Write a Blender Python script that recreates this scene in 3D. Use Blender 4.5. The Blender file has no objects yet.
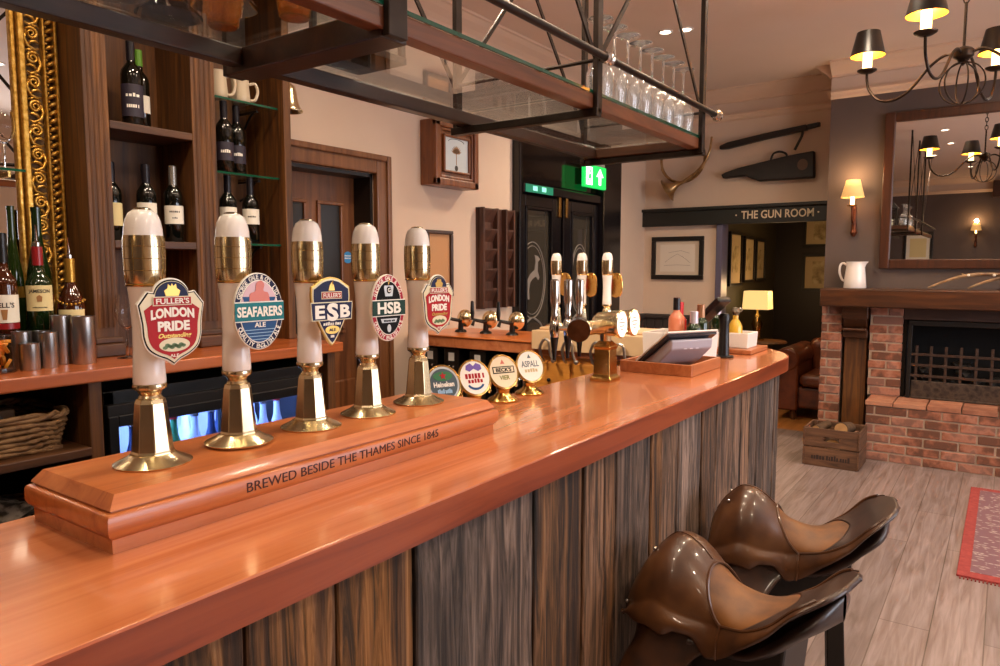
import bpy, bmesh, math, random
from mathutils import Vector, Matrix, Euler
random.seed(7)
sc = bpy.context.scene
COL = sc.collection
PI = math.pi

# ------------------------------------------------------------------ camera
cam_d = bpy.data.cameras.new('camera')
cam_d.lens = 718 * 36 / 1000.0
cam_d.sensor_width = 36
cam_d.clip_start = 0.02
cam_d.clip_end = 60
cam = bpy.data.objects.new('camera', cam_d)
COL.objects.link(cam)
cam.location = (0, 0, 1.52)
cam.rotation_euler = (math.radians(90 - 5.212), 0, math.radians(35.168 - 90))
sc.camera = cam

# ------------------------------------------------------------------ view, world
sc.view_settings.view_transform = 'Standard'
sc.view_settings.look = 'None'
sc.view_settings.gamma = 1
sc.view_settings.use_curve_mapping = False
sc.view_settings.exposure = 0.55
w = bpy.data.worlds.new('world')
sc.world = w
w.use_nodes = True
w.node_tree.nodes['Background'].inputs[0].default_value = (1.0, 0.80, 0.62, 1)
w.node_tree.nodes['Background'].inputs[1].default_value = 0.3


def light(name, kind, loc, energy, color, size=0.3, size_y=None, rot=(0, 0, 0), spot=None, blend=0.6):
    d = bpy.data.lights.new(name, kind)
    d.energy = energy
    d.color = color
    if kind == 'AREA':
        d.size = size
        if size_y:
            d.shape = 'RECTANGLE'
            d.size_y = size_y
    else:
        d.shadow_soft_size = size
    if kind == 'SPOT':
        d.spot_size = spot
        d.spot_blend = blend
    o = bpy.data.objects.new(name, d)
    COL.objects.link(o)
    o.location = loc
    o.rotation_euler = rot
    return o


WARM = (1.0, 0.79, 0.58)
WARM2 = (1.0, 0.62, 0.30)
DAY = (0.95, 0.94, 1.0)
R90 = PI / 2
# daylight through the two windows of the right hand wall (they face +Y)
for wx, wwid in ((2.55, 1.3), (4.6, 1.3)):
    light('window_daylight', 'AREA', (wx, -3.13, 1.75), 34, DAY, wwid, 1.9, (R90, 0, 0))
# ceiling spotlights, a pair in view and the rest added for light (their fittings are built with the ceiling): x, y, watts
SPOTS = ((0.45, 1.0, 60), (1.55, 0.72, 75), (2.7, 0.72, 70), (4.0, 0.6, 70), (0.8, 1.95, 60), (1.5, 2.05, 46), (2.45, 1.95, 66), (5.02, 2.09, 80), (5.05, 1.95, 80),
         (5.7, -0.2, 110), (5.0, -1.2, 100), (2.6, -0.9, 105), (0.6, -1.2, 110), (-1.3, 0.6, 80), (-1.3, -1.6, 60))
for lx, ly, le in SPOTS:
    light('ceiling_spot', 'SPOT', (lx, ly, 3.19), le, WARM, 0.11, spot=math.radians(150), blend=0.7)


# added unseen spotlight, brightening the inner side of the bar return
light('added_return_spot', 'SPOT', (1.3, 2.1, 3.17), 150, WARM, 0.08, rot=(Vector((3.37, 1.9, 0.9)) - Vector((1.3, 2.1, 3.17))).to_track_quat('-Z', 'Y').to_euler(), spot=math.radians(38), blend=0.8)


# ------------------------------------------------------------------ materials
def lin(h):
    c = [int(h[i:i + 2], 16) / 255 for i in (0, 2, 4)]
    return tuple(((x / 12.92) if x <= 0.04045 else ((x + 0.055) / 1.055) ** 2.4) for x in c) + (1,)


MATS = {}


def P(name, col, rough=0.5, metal=0.0, **kw):
    if name in MATS:
        return MATS[name]
    m = bpy.data.materials.new(name)
    m.use_nodes = True
    b = m.node_tree.nodes['Principled BSDF']
    b.inputs['Base Color'].default_value = lin(col) if isinstance(col, str) else col
    b.inputs['Roughness'].default_value = rough
    b.inputs['Metallic'].default_value = metal
    for k, v in kw.items():
        b.inputs[k.replace('_', ' ')].default_value = v
    MATS[name] = m
    return m


def N(m, t, **kw):
    n = m.node_tree.nodes.new(t)
    for k, v in kw.items():
        setattr(n, k, v)
    return n


def lk(m, a, b):
    m.node_tree.links.new(a, b)


def ramp(m, stops):
    r = N(m, 'ShaderNodeValToRGB')
    el = r.color_ramp.elements
    while len(el) < len(stops):
        el.new(0.5)
    for e, (p, c) in zip(el, stops):
        e.position = p
        e.color = lin(c) if isinstance(c, str) else c
    return r


def wood(name, cols, axis='X', scale=6.0, stretch=14.0, rough=0.35, coat=0.0, bump=0.15, island=0.0, detail=6, coatr=0.1, dist=1.2, cracks=0.0):
    """stretched noise grain; island = how far one board differs from the next"""
    m = P(name, cols[0], rough)
    b = m.node_tree.nodes['Principled BSDF']
    tc = N(m, 'ShaderNodeTexCoord')
    mp = N(m, 'ShaderNodeMapping')
    s = [scale * 3] * 3
    s['XYZ'.index(axis)] = scale * 3 / stretch
    mp.inputs['Scale'].default_value = s
    lk(m, tc.outputs['Object'], mp.inputs['Vector'])
    vec = mp.outputs[0]
    geo = N(m, 'ShaderNodeNewGeometry')
    if island:
        ad = N(m, 'ShaderNodeVectorMath', operation='MULTIPLY_ADD')
        cmb = N(m, 'ShaderNodeCombineXYZ')
        for i in range(3):
            lk(m, geo.outputs['Random Per Island'], cmb.inputs[i])
        lk(m, cmb.outputs[0], ad.inputs[0])
        ad.inputs[1].default_value = (37, 23, 51)
        lk(m, vec, ad.inputs[2])
        vec = ad.outputs[0]
    no = N(m, 'ShaderNodeTexNoise')
    no.inputs['Scale'].default_value = 1.0
    no.inputs['Detail'].default_value = detail
    no.inputs['Roughness'].default_value = 0.62
    no.inputs['Distortion'].default_value = dist
    lk(m, vec, no.inputs['Vector'])
    n = len(cols)
    r = ramp(m, [(0.28 + 0.44 * i / (n - 1), c) for i, c in enumerate(cols)])
    lk(m, no.outputs['Fac'], r.inputs[0])
    out = r.outputs[0]
    if cracks:
        m2 = N(m, 'ShaderNodeVectorMath', operation='MULTIPLY')
        m2.inputs[1].default_value = (0.55, 0.55, 0.28)
        lk(m, vec, m2.inputs[0])
        n2 = N(m, 'ShaderNodeTexNoise')
        n2.inputs['Scale'].default_value = 1.0
        n2.inputs['Detail'].default_value = 4
        n2.inputs['Distortion'].default_value = 1.5
        lk(m, m2.outputs[0], n2.inputs['Vector'])
        r2 = ramp(m, [(0.36, (0.16, 0.13, 0.11, 1)), (0.46, (0.75, 0.72, 0.70, 1)), (0.62, (1.25, 1.2, 1.12, 1))])
        lk(m, n2.outputs['Fac'], r2.inputs[0])
        mm = N(m, 'ShaderNodeMixRGB', blend_type='MULTIPLY')
        mm.inputs[0].default_value = cracks
        lk(m, out, mm.inputs[1])
        lk(m, r2.outputs[0], mm.inputs[2])
        out = mm.outputs[0]
    if island:
        hs = N(m, 'ShaderNodeHueSaturation')
        mr = N(m, 'ShaderNodeMapRange')
        mr.inputs[3].default_value = 1 - island
        mr.inputs[4].default_value = 1 + island
        lk(m, geo.outputs['Random Per Island'], mr.inputs[0])
        lk(m, mr.outputs[0], hs.inputs['Value'])
        mul = N(m, 'ShaderNodeMath', operation='MULTIPLY')
        mul.inputs[1].default_value = 7.13
        fr = N(m, 'ShaderNodeMath', operation='FRACT')
        lk(m, geo.outputs['Random Per Island'], mul.inputs[0])
        lk(m, mul.outputs[0], fr.inputs[0])
        mr2 = N(m, 'ShaderNodeMapRange')
        mr2.inputs[3].default_value = 0.6
        mr2.inputs[4].default_value = 1.3
        lk(m, fr.outputs[0], mr2.inputs[0])
        lk(m, mr2.outputs[0], hs.inputs['Saturation'])
        lk(m, out, hs.inputs['Color'])
        out = hs.outputs[0]
    lk(m, out, b.inputs['Base Color'])
    b.inputs['Coat Weight'].default_value = coat
    b.inputs['Coat Roughness'].default_value = coatr
    if bump:
        bp = N(m, 'ShaderNodeBump')
        bp.inputs['Strength'].default_value = bump
        bp.inputs['Distance'].default_value = 0.004
        lk(m, no.outputs['Fac'], bp.inputs['Height'])
        lk(m, bp.outputs[0], b.inputs['Normal'])
    return m


def mottled(name, cols, scale=8, rough=0.6, bump=0.0, metal=0.0, island=0.0, dist=0.004, **kw):
    m = P(name, cols[0], rough, metal, **kw)
    b = m.node_tree.nodes['Principled BSDF']
    tc = N(m, 'ShaderNodeTexCoord')
    no = N(m, 'ShaderNodeTexNoise')
    no.inputs['Scale'].default_value = scale
    no.inputs['Detail'].default_value = 6
    lk(m, tc.outputs['Object'], no.inputs['Vector'])
    n = len(cols)
    r = ramp(m, [(0.3 + 0.4 * i / (n - 1), c) for i, c in enumerate(cols)])
    fac = no.outputs['Fac']
    if island:
        geo = N(m, 'ShaderNodeNewGeometry')
        mx = N(m, 'ShaderNodeMath', operation='MULTIPLY_ADD')
        mx.inputs[1].default_value = island
        lk(m, geo.outputs['Random Per Island'], mx.inputs[0])
        sb = N(m, 'ShaderNodeMath', operation='SUBTRACT')
        sb.inputs[1].default_value = island / 2
        lk(m, no.outputs['Fac'], sb.inputs[0])
        lk(m, sb.outputs[0], mx.inputs[2])
        fac = mx.outputs[0]
    lk(m, fac, r.inputs[0])
    lk(m, r.outputs[0], b.inputs['Base Color'])
    if bump:
        bp = N(m, 'ShaderNodeBump')
        bp.inputs['Strength'].default_value = bump
        bp.inputs['Distance'].default_value = dist
        lk(m, no.outputs['Fac'], bp.inputs['Height'])
        lk(m, bp.outputs[0], b.inputs['Normal'])
    return m


def emit(name, col, strength):
    m = P(name, col, 0.5)
    b = m.node_tree.nodes['Principled BSDF']
    b.inputs['Emission Color'].default_value = lin(col)
    b.inputs['Emission Strength'].default_value = strength
    return m


def sheet_glass(name, tint=(0.95, 0.98, 0.96, 1), spec=0.9):
    """thin pane: transparent with a fresnel reflection"""
    m = bpy.data.materials.new(name)
    m.use_nodes = True
    nt = m.node_tree
    nt.nodes.remove(nt.nodes['Principled BSDF'])
    out = nt.nodes['Material Output']
    tr = N(m, 'ShaderNodeBsdfTransparent')
    tr.inputs[0].default_value = tint
    gl = N(m, 'ShaderNodeBsdfGlossy')
    gl.inputs['Roughness'].default_value = 0.02
    gl.inputs[0].default_value = (spec, spec, spec, 1)
    lw = N(m, 'ShaderNodeLayerWeight')
    lw.inputs[0].default_value = 0.5
    pw = N(m, 'ShaderNodeMath', operation='POWER')
    pw.inputs[1].default_value = 4.0
    lk(m, lw.outputs['Facing'], pw.inputs[0])
    fr = N(m, 'ShaderNodeMath', operation='MULTIPLY_ADD')
    fr.inputs[1].default_value = 0.8
    fr.inputs[2].default_value = 0.04
    lk(m, pw.outputs[0], fr.inputs[0])
    mx = N(m, 'ShaderNodeMixShader')
    lk(m, fr.outputs[0], mx.inputs[0])
    lk(m, tr.outputs[0], mx.inputs[1])
    lk(m, gl.outputs[0], mx.inputs[2])
    lk(m, mx.outputs[0], out.inputs[0])
    MATS[name] = m
    return m


CREAM = mottled('wall_plaster_cream', ['CBB29C', 'D0B8A2'], 3, 0.8)
CEIL = mottled('ceiling_paint', ['DCC4B0', 'E0C9B6'], 2, 0.85)
MOULD = P('moulding_paint', 'D4B59A', 0.6)
TAUPE = mottled('wall_plaster_taupe', ['54463F', '5A4B45'], 3, 0.75)
OLIVE = mottled('gun_room_paint', ['3A3220', '423A26'], 3, 0.6)
DADO = P('dado_paint', '3B332F', 0.45)
BLACKP = P('black_paint_gloss', '120E10', 0.22)
SIGNP = P('sign_paint', '15130F', 0.5)
BARTOP = wood('bar_top_wood', ['8E3A12', 'B4561E', 'C4662A'], 'X', 5, 22, 0.22, 0.55, 0.03, coatr=0.09)
EDGE = wood('bar_edge_wood', ['6E2A12', '8E3E1C', '9C4A24'], 'X', 6, 14, 0.3, 0.3, 0.05)
PLANK = wood('reclaimed_plank_wood', ['17100B', '42301F', '6A4E38', '876750', '9A7D64'], 'Z', 14, 14, 0.75, 0.0, 1.0, island=0.42, detail=10, dist=1.8, cracks=0.9)
PLINTH = wood('plinth_wood', ['9A4A22', 'B96A38', 'C77A46'], 'X', 7, 24, 0.32, 0.2, 0.05)
OAK = wood('dark_oak_wood', ['26140A', '563210', '7E5020'], 'Z', 7, 18, 0.55, 0.0, 0.2)
OAKX = wood('dark_oak_wood_long', ['28160A', '4C2C13', '684020'], 'X', 7, 18, 0.5, 0.0, 0.2)
OAKY = wood('mantel_oak_wood', ['2C160A', '44240F', '5A3216'], 'Y', 7, 14, 0.4, 0.15, 0.2)
DOORW = wood('door_oak_wood', ['4A260F', '744626', '885630'], 'Z', 7, 16, 0.4, 0.1, 0.15)
FRAMEW = wood('casing_oak_wood', ['4E2A14', '6E4424', '7E5230'], 'Z', 7, 16, 0.4, 0.1, 0.15)
CLOCKW = wood('clock_case_wood', ['4A230D', '74401C', '8A5026'], 'Z', 7, 12, 0.35, 0.2, 0.15)
RACKD = wood('rack_shaded_wood', ['1A0E09', '2C1810', '3A2216'], 'X', 7, 14, 0.35, 0.15, 0.1)  # rack wood darkened, the shade under the rack put into its colour
RACKW = wood('rack_wood', ['4A2614', '6C3A1E', '82492A'], 'X', 7, 16, 0.35, 0.15, 0.1)
COUNTW = wood('counter_wood', ['8A4018', 'A8572A', 'B66634'], 'X', 6, 18, 0.3, 0.3, 0.05)
COUNTY = wood('return_counter_wood', ['A8501C', 'C26A30', 'D07A40'], 'Y', 6, 18, 0.3, 0.3, 0.05)
PANELW = wood('orange_panel_wood', ['B06C28', 'CC8838', 'DE9A4C'], 'Y', 6, 12, 0.35, 0.2, 0.05)
CRATEW = wood('crate_wood', ['3E2818', '5E3E28', '765238'], 'Y', 8, 12, 0.75, 0.0, 0.4)
MENUW = wood('menu_rack_wood', ['2E1810', '4A2A1C', '5E3A28'], 'Z', 8, 14, 0.55, 0.0, 0.2)
BLACKW = P('ebonised_wood', '15100D', 0.4)
STEEL = mottled('blackened_steel', ['2E2622', '3C322C'], 20, 0.38, 0.0, 0.85)
BRASS = mottled('polished_brass', ['DCCAA0', 'E8D8B4'], 30, 0.22, 0.0, 1.0)
BRASSD = mottled('engraved_brass', ['7A5A28', '8E6C34'], 30, 0.35, 0.0, 1.0)
BRASSB = mottled('lacquered_brass', ['C49C54', 'D8B26C'], 30, 0.22, 0.0, 1.0)
GILT = mottled('gilt_plaster', ['A07224', 'CC9A40', 'E0B868'], 60, 0.38, 0.2, 0.75)
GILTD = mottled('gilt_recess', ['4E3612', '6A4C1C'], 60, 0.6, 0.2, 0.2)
CHROME = P('chrome', 'D8D6D2', 0.12, 1.0)
BSTEEL = P('brushed_steel', 'B4B0AC', 0.3, 1.0)
IRON = P('cast_iron', '1B1715', 0.5, 0.4)
PORC = P('white_porcelain', 'EEE6E0', 0.25, Coat_Weight=0.4)
CERAM = P('cream_ceramic', 'C4B49A', 0.3, Coat_Weight=0.3)
WHITEB = P('white_enamel', 'E6E0DA', 0.4)
BLACKG = P('black_plastic', '0C0B0B', 0.35)
LABELW = P('paper_white', 'E4DCCB', 0.7)
LABELC = P('paper_cream', 'D8C48E', 0.7)
WINEG = P('dark_wine_glass', '0B0C08', 0.06, Coat_Weight=0.5)
GREENG = P('green_bottle_glass', '12240C', 0.06, Coat_Weight=0.5)
LEATHER = mottled('tan_saddle_leather', ['321A0C', '4E2E17', '623E20'], 9, 0.36, 0.12, 0.0, dist=0.002, Coat_Weight=0.3)
LEATHS = mottled('rubbed_seat_leather', ['482810', '6A4019', '7C4E22'], 12, 0.55, 0.15, 0.0, dist=0.002, Coat_Weight=0.0)
LEATHD = mottled('dark_saddle_leather', ['1A0E0A', '301C16', '3E261C'], 10, 0.42, 0.15, 0.0, dist=0.002, Coat_Weight=0.2)
FLAPL = mottled('flap_leather', ['1E1008', '381E0E', '442612'], 14, 0.45, 0.25, 0.0, dist=0.002, Coat_Weight=0.15)
BRICK = mottled('brick_clay', ['66402F', '925A42', 'A6705A', '80594A'], 14, 0.85, 0.5, island=0.55)
MORTAR = mottled('mortar', ['9A8472', 'AA937F'], 40, 0.95, 0.4)
WICKER = mottled('wicker', ['5A3C20', '8A6640', '9C7850'], 30, 0.65, 0.2)
SHELFG = sheet_glass('shelf_glass')
PANE = sheet_glass('window_pane', (0.9, 0.92, 0.92, 1))
GREENE = P('glass_edge_green', '0E4A34', 0.1, Coat_Weight=0.5)
GLASS = P('brightened_stemware_glass', 'FFFFFF', 0.0, Transmission_Weight=0.93, IOR=1.45)  # slight diffuse white put in to imitate lamp highlights on the stemware
GLASSB = P('clear_glass', 'FFFFFF', 0.0, Transmission_Weight=1.0, IOR=1.3)
AMBERG = P('refracted_wood_tint_glass', 'E0952C', 0.02, Transmission_Weight=0.85, IOR=1.4)
MIRROR = P('mirror_glass', 'E8E6E2', 0.01, 1.0)
RED = P('badge_red', 'A60A12', 0.5, Specular_IOR_Level=0.25)
NAVY = P('badge_navy', '141A42', 0.5, Specular_IOR_Level=0.25)
BLACK = P('badge_black', '0E0B0A', 0.5, Specular_IOR_Level=0.1)
WHITE = P('badge_white', 'F0EADC', 0.4)
CREAMB = P('badge_cream', 'DDD2AE', 0.4)
TEAL = P('badge_teal', '10747C', 0.5, Specular_IOR_Level=0.25)
SKYP = P('badge_pink_sky', 'D8B4BC', 0.4)
SEAB = P('badge_sea_blue', '1F4C80', 0.5, Specular_IOR_Level=0.25)
PINKR = P('badge_raspberry', 'A81C34', 0.5, Specular_IOR_Level=0.25)
DGREEN = P('badge_dark_green', '083428', 0.5, Specular_IOR_Level=0.25)
GOLDT = P('badge_gold', 'C8A050', 0.3, 0.6)
CORAL = P('badge_coral', 'D0705C', 0.4)
PURPLE = P('badge_purple', '6A4AA0', 0.4)
PGREY = P('badge_slate', '3A4A50', 0.35)
INK = P('burnt_lettering', '3A160A', 0.7)
GREYT = P('badge_grey_text', '5A6468', 0.4)
LAMPW = emit('warm_bulb', 'FFC870', 9.0)
CANDLE = emit('candle_tube', 'FFD890', 4.5)
SHADEI = P('shade_gold_lining', 'D09A30', 0.35, 0.5)
SHADEC = P('cream_lamp_shade', 'E8C890', 0.7, Transmission_Weight=0.0)


# ------------------------------------------------------------------ mesh builder
class MB:
    def __init__(s):
        s.bm = bmesh.new()

    def _xf(s, verts, M):
        if M is not None:
            bmesh.ops.transform(s.bm, matrix=M, verts=verts)

    def box(s, lo, hi, M=None, taper=None):
        x0, y0, z0 = lo
        x1, y1, z1 = hi
        vs = [s.bm.verts.new(p) for p in ((x0, y0, z0), (x1, y0, z0), (x1, y1, z0), (x0, y1, z0), (x0, y0, z1), (x1, y0, z1), (x1, y1, z1), (x0, y1, z1))]
        if taper:
            cx, cy = (x0 + x1) / 2, (y0 + y1) / 2
            for v in vs[4:]:
                v.co.x = cx + (v.co.x - cx) * taper
                v.co.y = cy + (v.co.y - cy) * taper
        for f in ((3, 2, 1, 0), (4, 5, 6, 7), (0, 1, 5, 4), (1, 2, 6, 5), (2, 3, 7, 6), (3, 0, 4, 7)):
            s.bm.faces.new([vs[i] for i in f])
        s._xf(vs, M)
        return s

    def lathe(s, prof, seg=24, M=None, a0=0, a1=2 * PI):
        rings = []
        full = abs(a1 - a0 - 2 * PI) < 1e-6
        n = seg if full else seg + 1
        allv = []
        for r, z in prof:
            if r < 1e-6:
                v = [s.bm.verts.new((0, 0, z))]
            else:
                v = [s.bm.verts.new((r * math.cos(a0 + (a1 - a0) * i / seg), r * math.sin(a0 + (a1 - a0) * i / seg), z)) for i in range(n)]
            rings.append(v)
            allv += v
        for A, B in zip(rings, rings[1:]):
            for i in range(seg):
                j = (i + 1) % n
                if len(A) == 1 and len(B) == 1:
                    continue
                if len(A) == 1:
                    s.bm.faces.new((A[0], B[j], B[i])[::-1])
                elif len(B) == 1:
                    s.bm.faces.new((A[i], A[j], B[0]))
                else:
                    s.bm.faces.new((A[i], A[j], B[j], B[i]))
        for R, flip in ((rings[0], True), (rings[-1], False)):
            if len(R) > 2 and full and s.cap:
                s.bm.faces.new(R[::-1] if flip else R)
        s._xf(allv, M)
        return s
    cap = True

    def tube(s, pts, r, seg=8, closed=False):
        pts = [Vector(p) for p in pts]
        n = len(pts)
        rr = r if isinstance(r, (list, tuple)) else [r] * n
        rings = []
        prev = None
        for i, p in enumerate(pts):
            if closed:
                t = pts[(i + 1) % n] - pts[(i - 1) % n]
            else:
                t = pts[min(i + 1, n - 1)] - pts[max(i - 1, 0)]
            if t.length < 1e-9:
                t = Vector((0, 0, 1))
            t.normalize()
            if prev is None:
                a = Vector((0, 0, 1)) if abs(t.z) < 0.9 else Vector((1, 0, 0))
                nrm = t.cross(a).normalized()
            else:
                nrm = prev - t * prev.dot(t)
                nrm.normalize()
            prev = nrm
            bn = t.cross(nrm)
            rings.append([s.bm.verts.new(p + (nrm * math.cos(2 * PI * k / seg) + bn * math.sin(2 * PI * k / seg)) * rr[i]) for k in range(seg)])
        m = n if closed else n - 1
        for i in range(m):
            A, B = rings[i], rings[(i + 1) % n]
            for k in range(seg):
                j = (k + 1) % seg
                s.bm.faces.new((A[k], A[j], B[j], B[k]))
        if not closed:
            s.bm.faces.new(rings[0][::-1])
            s.bm.faces.new(rings[-1])
        return s

    def cyl(s, p0, p1, r0, r1=None, seg=16):
        return s.tube([p0, p1], [r0, r0 if r1 is None else r1], seg)

    def prism(s, poly, d0, d1, M=None):
        """poly in (x, z), extruded along y from d0 to d1"""
        A = [s.bm.verts.new((x, d0, z)) for x, z in poly]
        B = [s.bm.verts.new((x, d1, z)) for x, z in poly]
        n = len(poly)
        s.bm.faces.new(A)
        s.bm.faces.new(B[::-1])
        for i in range(n):
            j = (i + 1) % n
            s.bm.faces.new((A[i], B[i], B[j], A[j]))
        s._xf(A + B, M)
        return s

    def grid(s, f, nu, nv):
        V = [[s.bm.verts.new(f(i / (nu - 1), j / (nv - 1))) for j in range(nv)] for i in range(nu)]
        for i in range(nu - 1):
            for j in range(nv - 1):
                s.bm.faces.new((V[i][j], V[i + 1][j], V[i + 1][j + 1], V[i][j + 1]))
        return s

    def ball(s, c, r, sub=2, sc=(1, 1, 1)):
        ret = bmesh.ops.create_icosphere(s.bm, subdivisions=sub, radius=r)
        for v in ret['verts']:
            v.co = Vector((v.co.x * sc[0], v.co.y * sc[1], v.co.z * sc[2])) + Vector(c)
        return s

    def rings(s, levels):
        """stack of closed polygons [(pts)] with same count, capped"""
        R = [[s.bm.verts.new(p) for p in lv] for lv in levels]
        n = len(R[0])
        for A, B in zip(R, R[1:]):
            for i in range(n):
                j = (i + 1) % n
                s.bm.faces.new((A[i], A[j], B[j], B[i]))
        s.bm.faces.new(R[0][::-1])
        s.bm.faces.new(R[-1])
        return s

    def build(s, name, mat, parent=None, smooth=False, bevel=0.0, seg=2, solid=0.0, subsurf=0, angle=0.6, loc=None):
        bmesh.ops.recalc_face_normals(s.bm, faces=s.bm.faces[:])
        me = bpy.data.meshes.new(name)
        s.bm.to_mesh(me)
        s.bm.free()
        o = bpy.data.objects.new(name, me)
        COL.objects.link(o)
        if mat:
            me.materials.append(mat)
        if parent:
            o.parent = parent
        if loc:
            o.location = loc
        if smooth:
            for p in me.polygons:
                p.use_smooth = True
            if smooth != 'all':
                me.set_sharp_from_angle(angle=angle)
        if solid:
            md = o.modifiers.new('solid', 'SOLIDIFY')
            md.thickness = solid
            md.offset = -1
        if subsurf:
            md = o.modifiers.new('sub', 'SUBSURF')
            md.levels = md.render_levels = subsurf
        if bevel:
            md = o.modifiers.new('bevel', 'BEVEL')
            md.width = bevel
            md.segments = seg
            md.limit_method = 'ANGLE'
            md.angle_limit = 0.6
        return o


def tag(o, label=None, cat=None, group=None, kind=None):
    if label:
        o['label'] = label
    if cat:
        o['category'] = cat
    if group:
        o['group'] = group
    if kind:
        o['kind'] = kind
    return o


def thing(name, label, cat, loc=(0, 0, 0), rz=0.0, group=None):
    o = bpy.data.objects.new(name, None)
    o.empty_display_size = 0.05
    COL.objects.link(o)
    o.location = loc
    o.rotation_euler = (0, 0, rz)
    return tag(o, label, cat, group)


def struct(name, mb, mat, parent=None, **kw):
    o = mb.build(name, mat, parent, **kw)
    if parent is None:
        o['kind'] = 'structure'
    return o


def children(o):
    return [c for c in bpy.data.objects if c.parent == o]


def dup(o, loc=None, rz=None, label=None, group=None, parent=None):
    c = o.copy()
    COL.objects.link(c)
    if parent:
        c.parent = parent
    if loc:
        c.location = loc
    if rz is not None:
        c.rotation_euler = (0, 0, rz)
    if label:
        c['label'] = label
    if group:
        c['group'] = group
    for k in children(o):
        dup(k, parent=c)
    return c


def bx(lo, hi):
    return MB().box(lo, hi)


def arc(cx, cy, r, a0, a1, n, ry=None):
    ry = r if ry is None else ry
    return [(cx + r * math.cos(math.radians(a0 + (a1 - a0) * i / n)), cy + ry * math.sin(math.radians(a0 + (a1 - a0) * i / n))) for i in range(n + 1)]


def cat_rom(pts, n=8):
    out = []
    P4 = [Vector(p) for p in pts]
    for i in range(len(P4) - 1):
        p0, p1, p2, p3 = P4[max(i - 1, 0)], P4[i], P4[i + 1], P4[min(i + 2, len(P4) - 1)]
        for k in range(n):
            t = k / n
            out.append(0.5 * ((2 * p1) + (p2 - p0) * t + (2 * p0 - 5 * p1 + 4 * p2 - p3) * t * t + (3 * p1 - p0 - 3 * p2 + p3) * t ** 3))
    out.append(P4[-1])
    return out


def curve1(keys, u):
    """smooth (cubic Hermite) interpolation of (u, value) keys"""
    n = len(keys)
    if u <= keys[0][0]:
        return keys[0][1]
    if u >= keys[-1][0]:
        return keys[-1][1]
    sl = [(keys[i + 1][1] - keys[i][1]) / (keys[i + 1][0] - keys[i][0]) for i in range(n - 1)]
    tn = [sl[0]] + [0.0 if sl[i - 1] * sl[i] <= 0 else 2 * sl[i - 1] * sl[i] / (sl[i - 1] + sl[i]) for i in range(1, n - 1)] + [sl[-1]]
    for i in range(n - 1):
        x0, y0 = keys[i]
        x1, y1 = keys[i + 1]
        if u <= x1:
            h = x1 - x0
            t = (u - x0) / h
            return (2 * t ** 3 - 3 * t * t + 1) * y0 + (t ** 3 - 2 * t * t + t) * h * tn[i] + (3 * t * t - 2 * t ** 3) * y1 + (t ** 3 - t * t) * h * tn[i + 1]
    return keys[-1][1]


# ------------------------------------------------------------------ lettering
def worn_print(n, extrude):
    """print too worn or small to read: a row of little uneven blocks"""
    r = random.Random(n * 7)
    m = MB()
    x = 0.0
    for i in range(n):
        wd, h = r.uniform(0.35, 0.6), r.choice([0.7, 0.7, 0.85, 1.0])
        m.box((x, 0, -extrude), (x + wd, h, extrude))
        x += wd + (0.18 if i % 5 != 4 else 0.45)
    me = bpy.data.meshes.new('worn_print')
    m.bm.to_mesh(me)
    m.bm.free()
    return me


def text_mesh(body, bold=0.0, extrude=0.0):
    if body.startswith('~'):
        return worn_print(len(body), extrude)
    cu = bpy.data.curves.new('lettering', 'FONT')
    cu.body = body
    cu.size = 1
    cu.offset = bold
    cu.extrude = extrude
    cu.resolution_u = 3
    o = bpy.data.objects.new('lettering', cu)
    COL.objects.link(o)
    dg = bpy.context.evaluated_depsgraph_get()
    me = bpy.data.meshes.new_from_object(o.evaluated_get(dg))
    bpy.data.objects.remove(o)
    bpy.data.curves.remove(cu)
    return me


def text(body, mat, parent, cx, cz, h, w=None, y=-0.001, bold=0.012, name='lettering', cyl=None, thick=0.0006, slant=0.0, curve=0.0, M=None):
    """letters in the x-z plane facing -y, h tall and w wide, centred on (cx, cz); cyl = radius of the bottle it wraps"""
    me = text_mesh(body, bold, 0.5)
    xs = [v.co.x for v in me.vertices]
    ys = [v.co.y for v in me.vertices]
    x0, x1, y0, y1 = min(xs), max(xs), min(ys), max(ys)
    k = h / (y1 - y0)
    kx = k if w is None else w / (x1 - x0)
    for v in me.vertices:
        X = (v.co.x - (x0 + x1) / 2) * kx
        Z = (v.co.y - (y0 + y1) / 2) * k
        X += slant * Z
        Z += curve * (1 - (2 * X / (w or (x1 - x0) * k)) ** 2)
        D = -(v.co.z + 0.5) * thick
        if cyl:
            r = cyl - D
            a = (cx + X) / cyl
            v.co = (r * math.sin(a), -r * math.cos(a), cz + Z)
        else:
            v.co = (cx + X, y + D, cz + Z)
        if M is not None:
            v.co = M @ v.co
    o = bpy.data.objects.new(name, me)
    COL.objects.link(o)
    me.materials.append(mat)
    o.parent = parent
    return o


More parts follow.
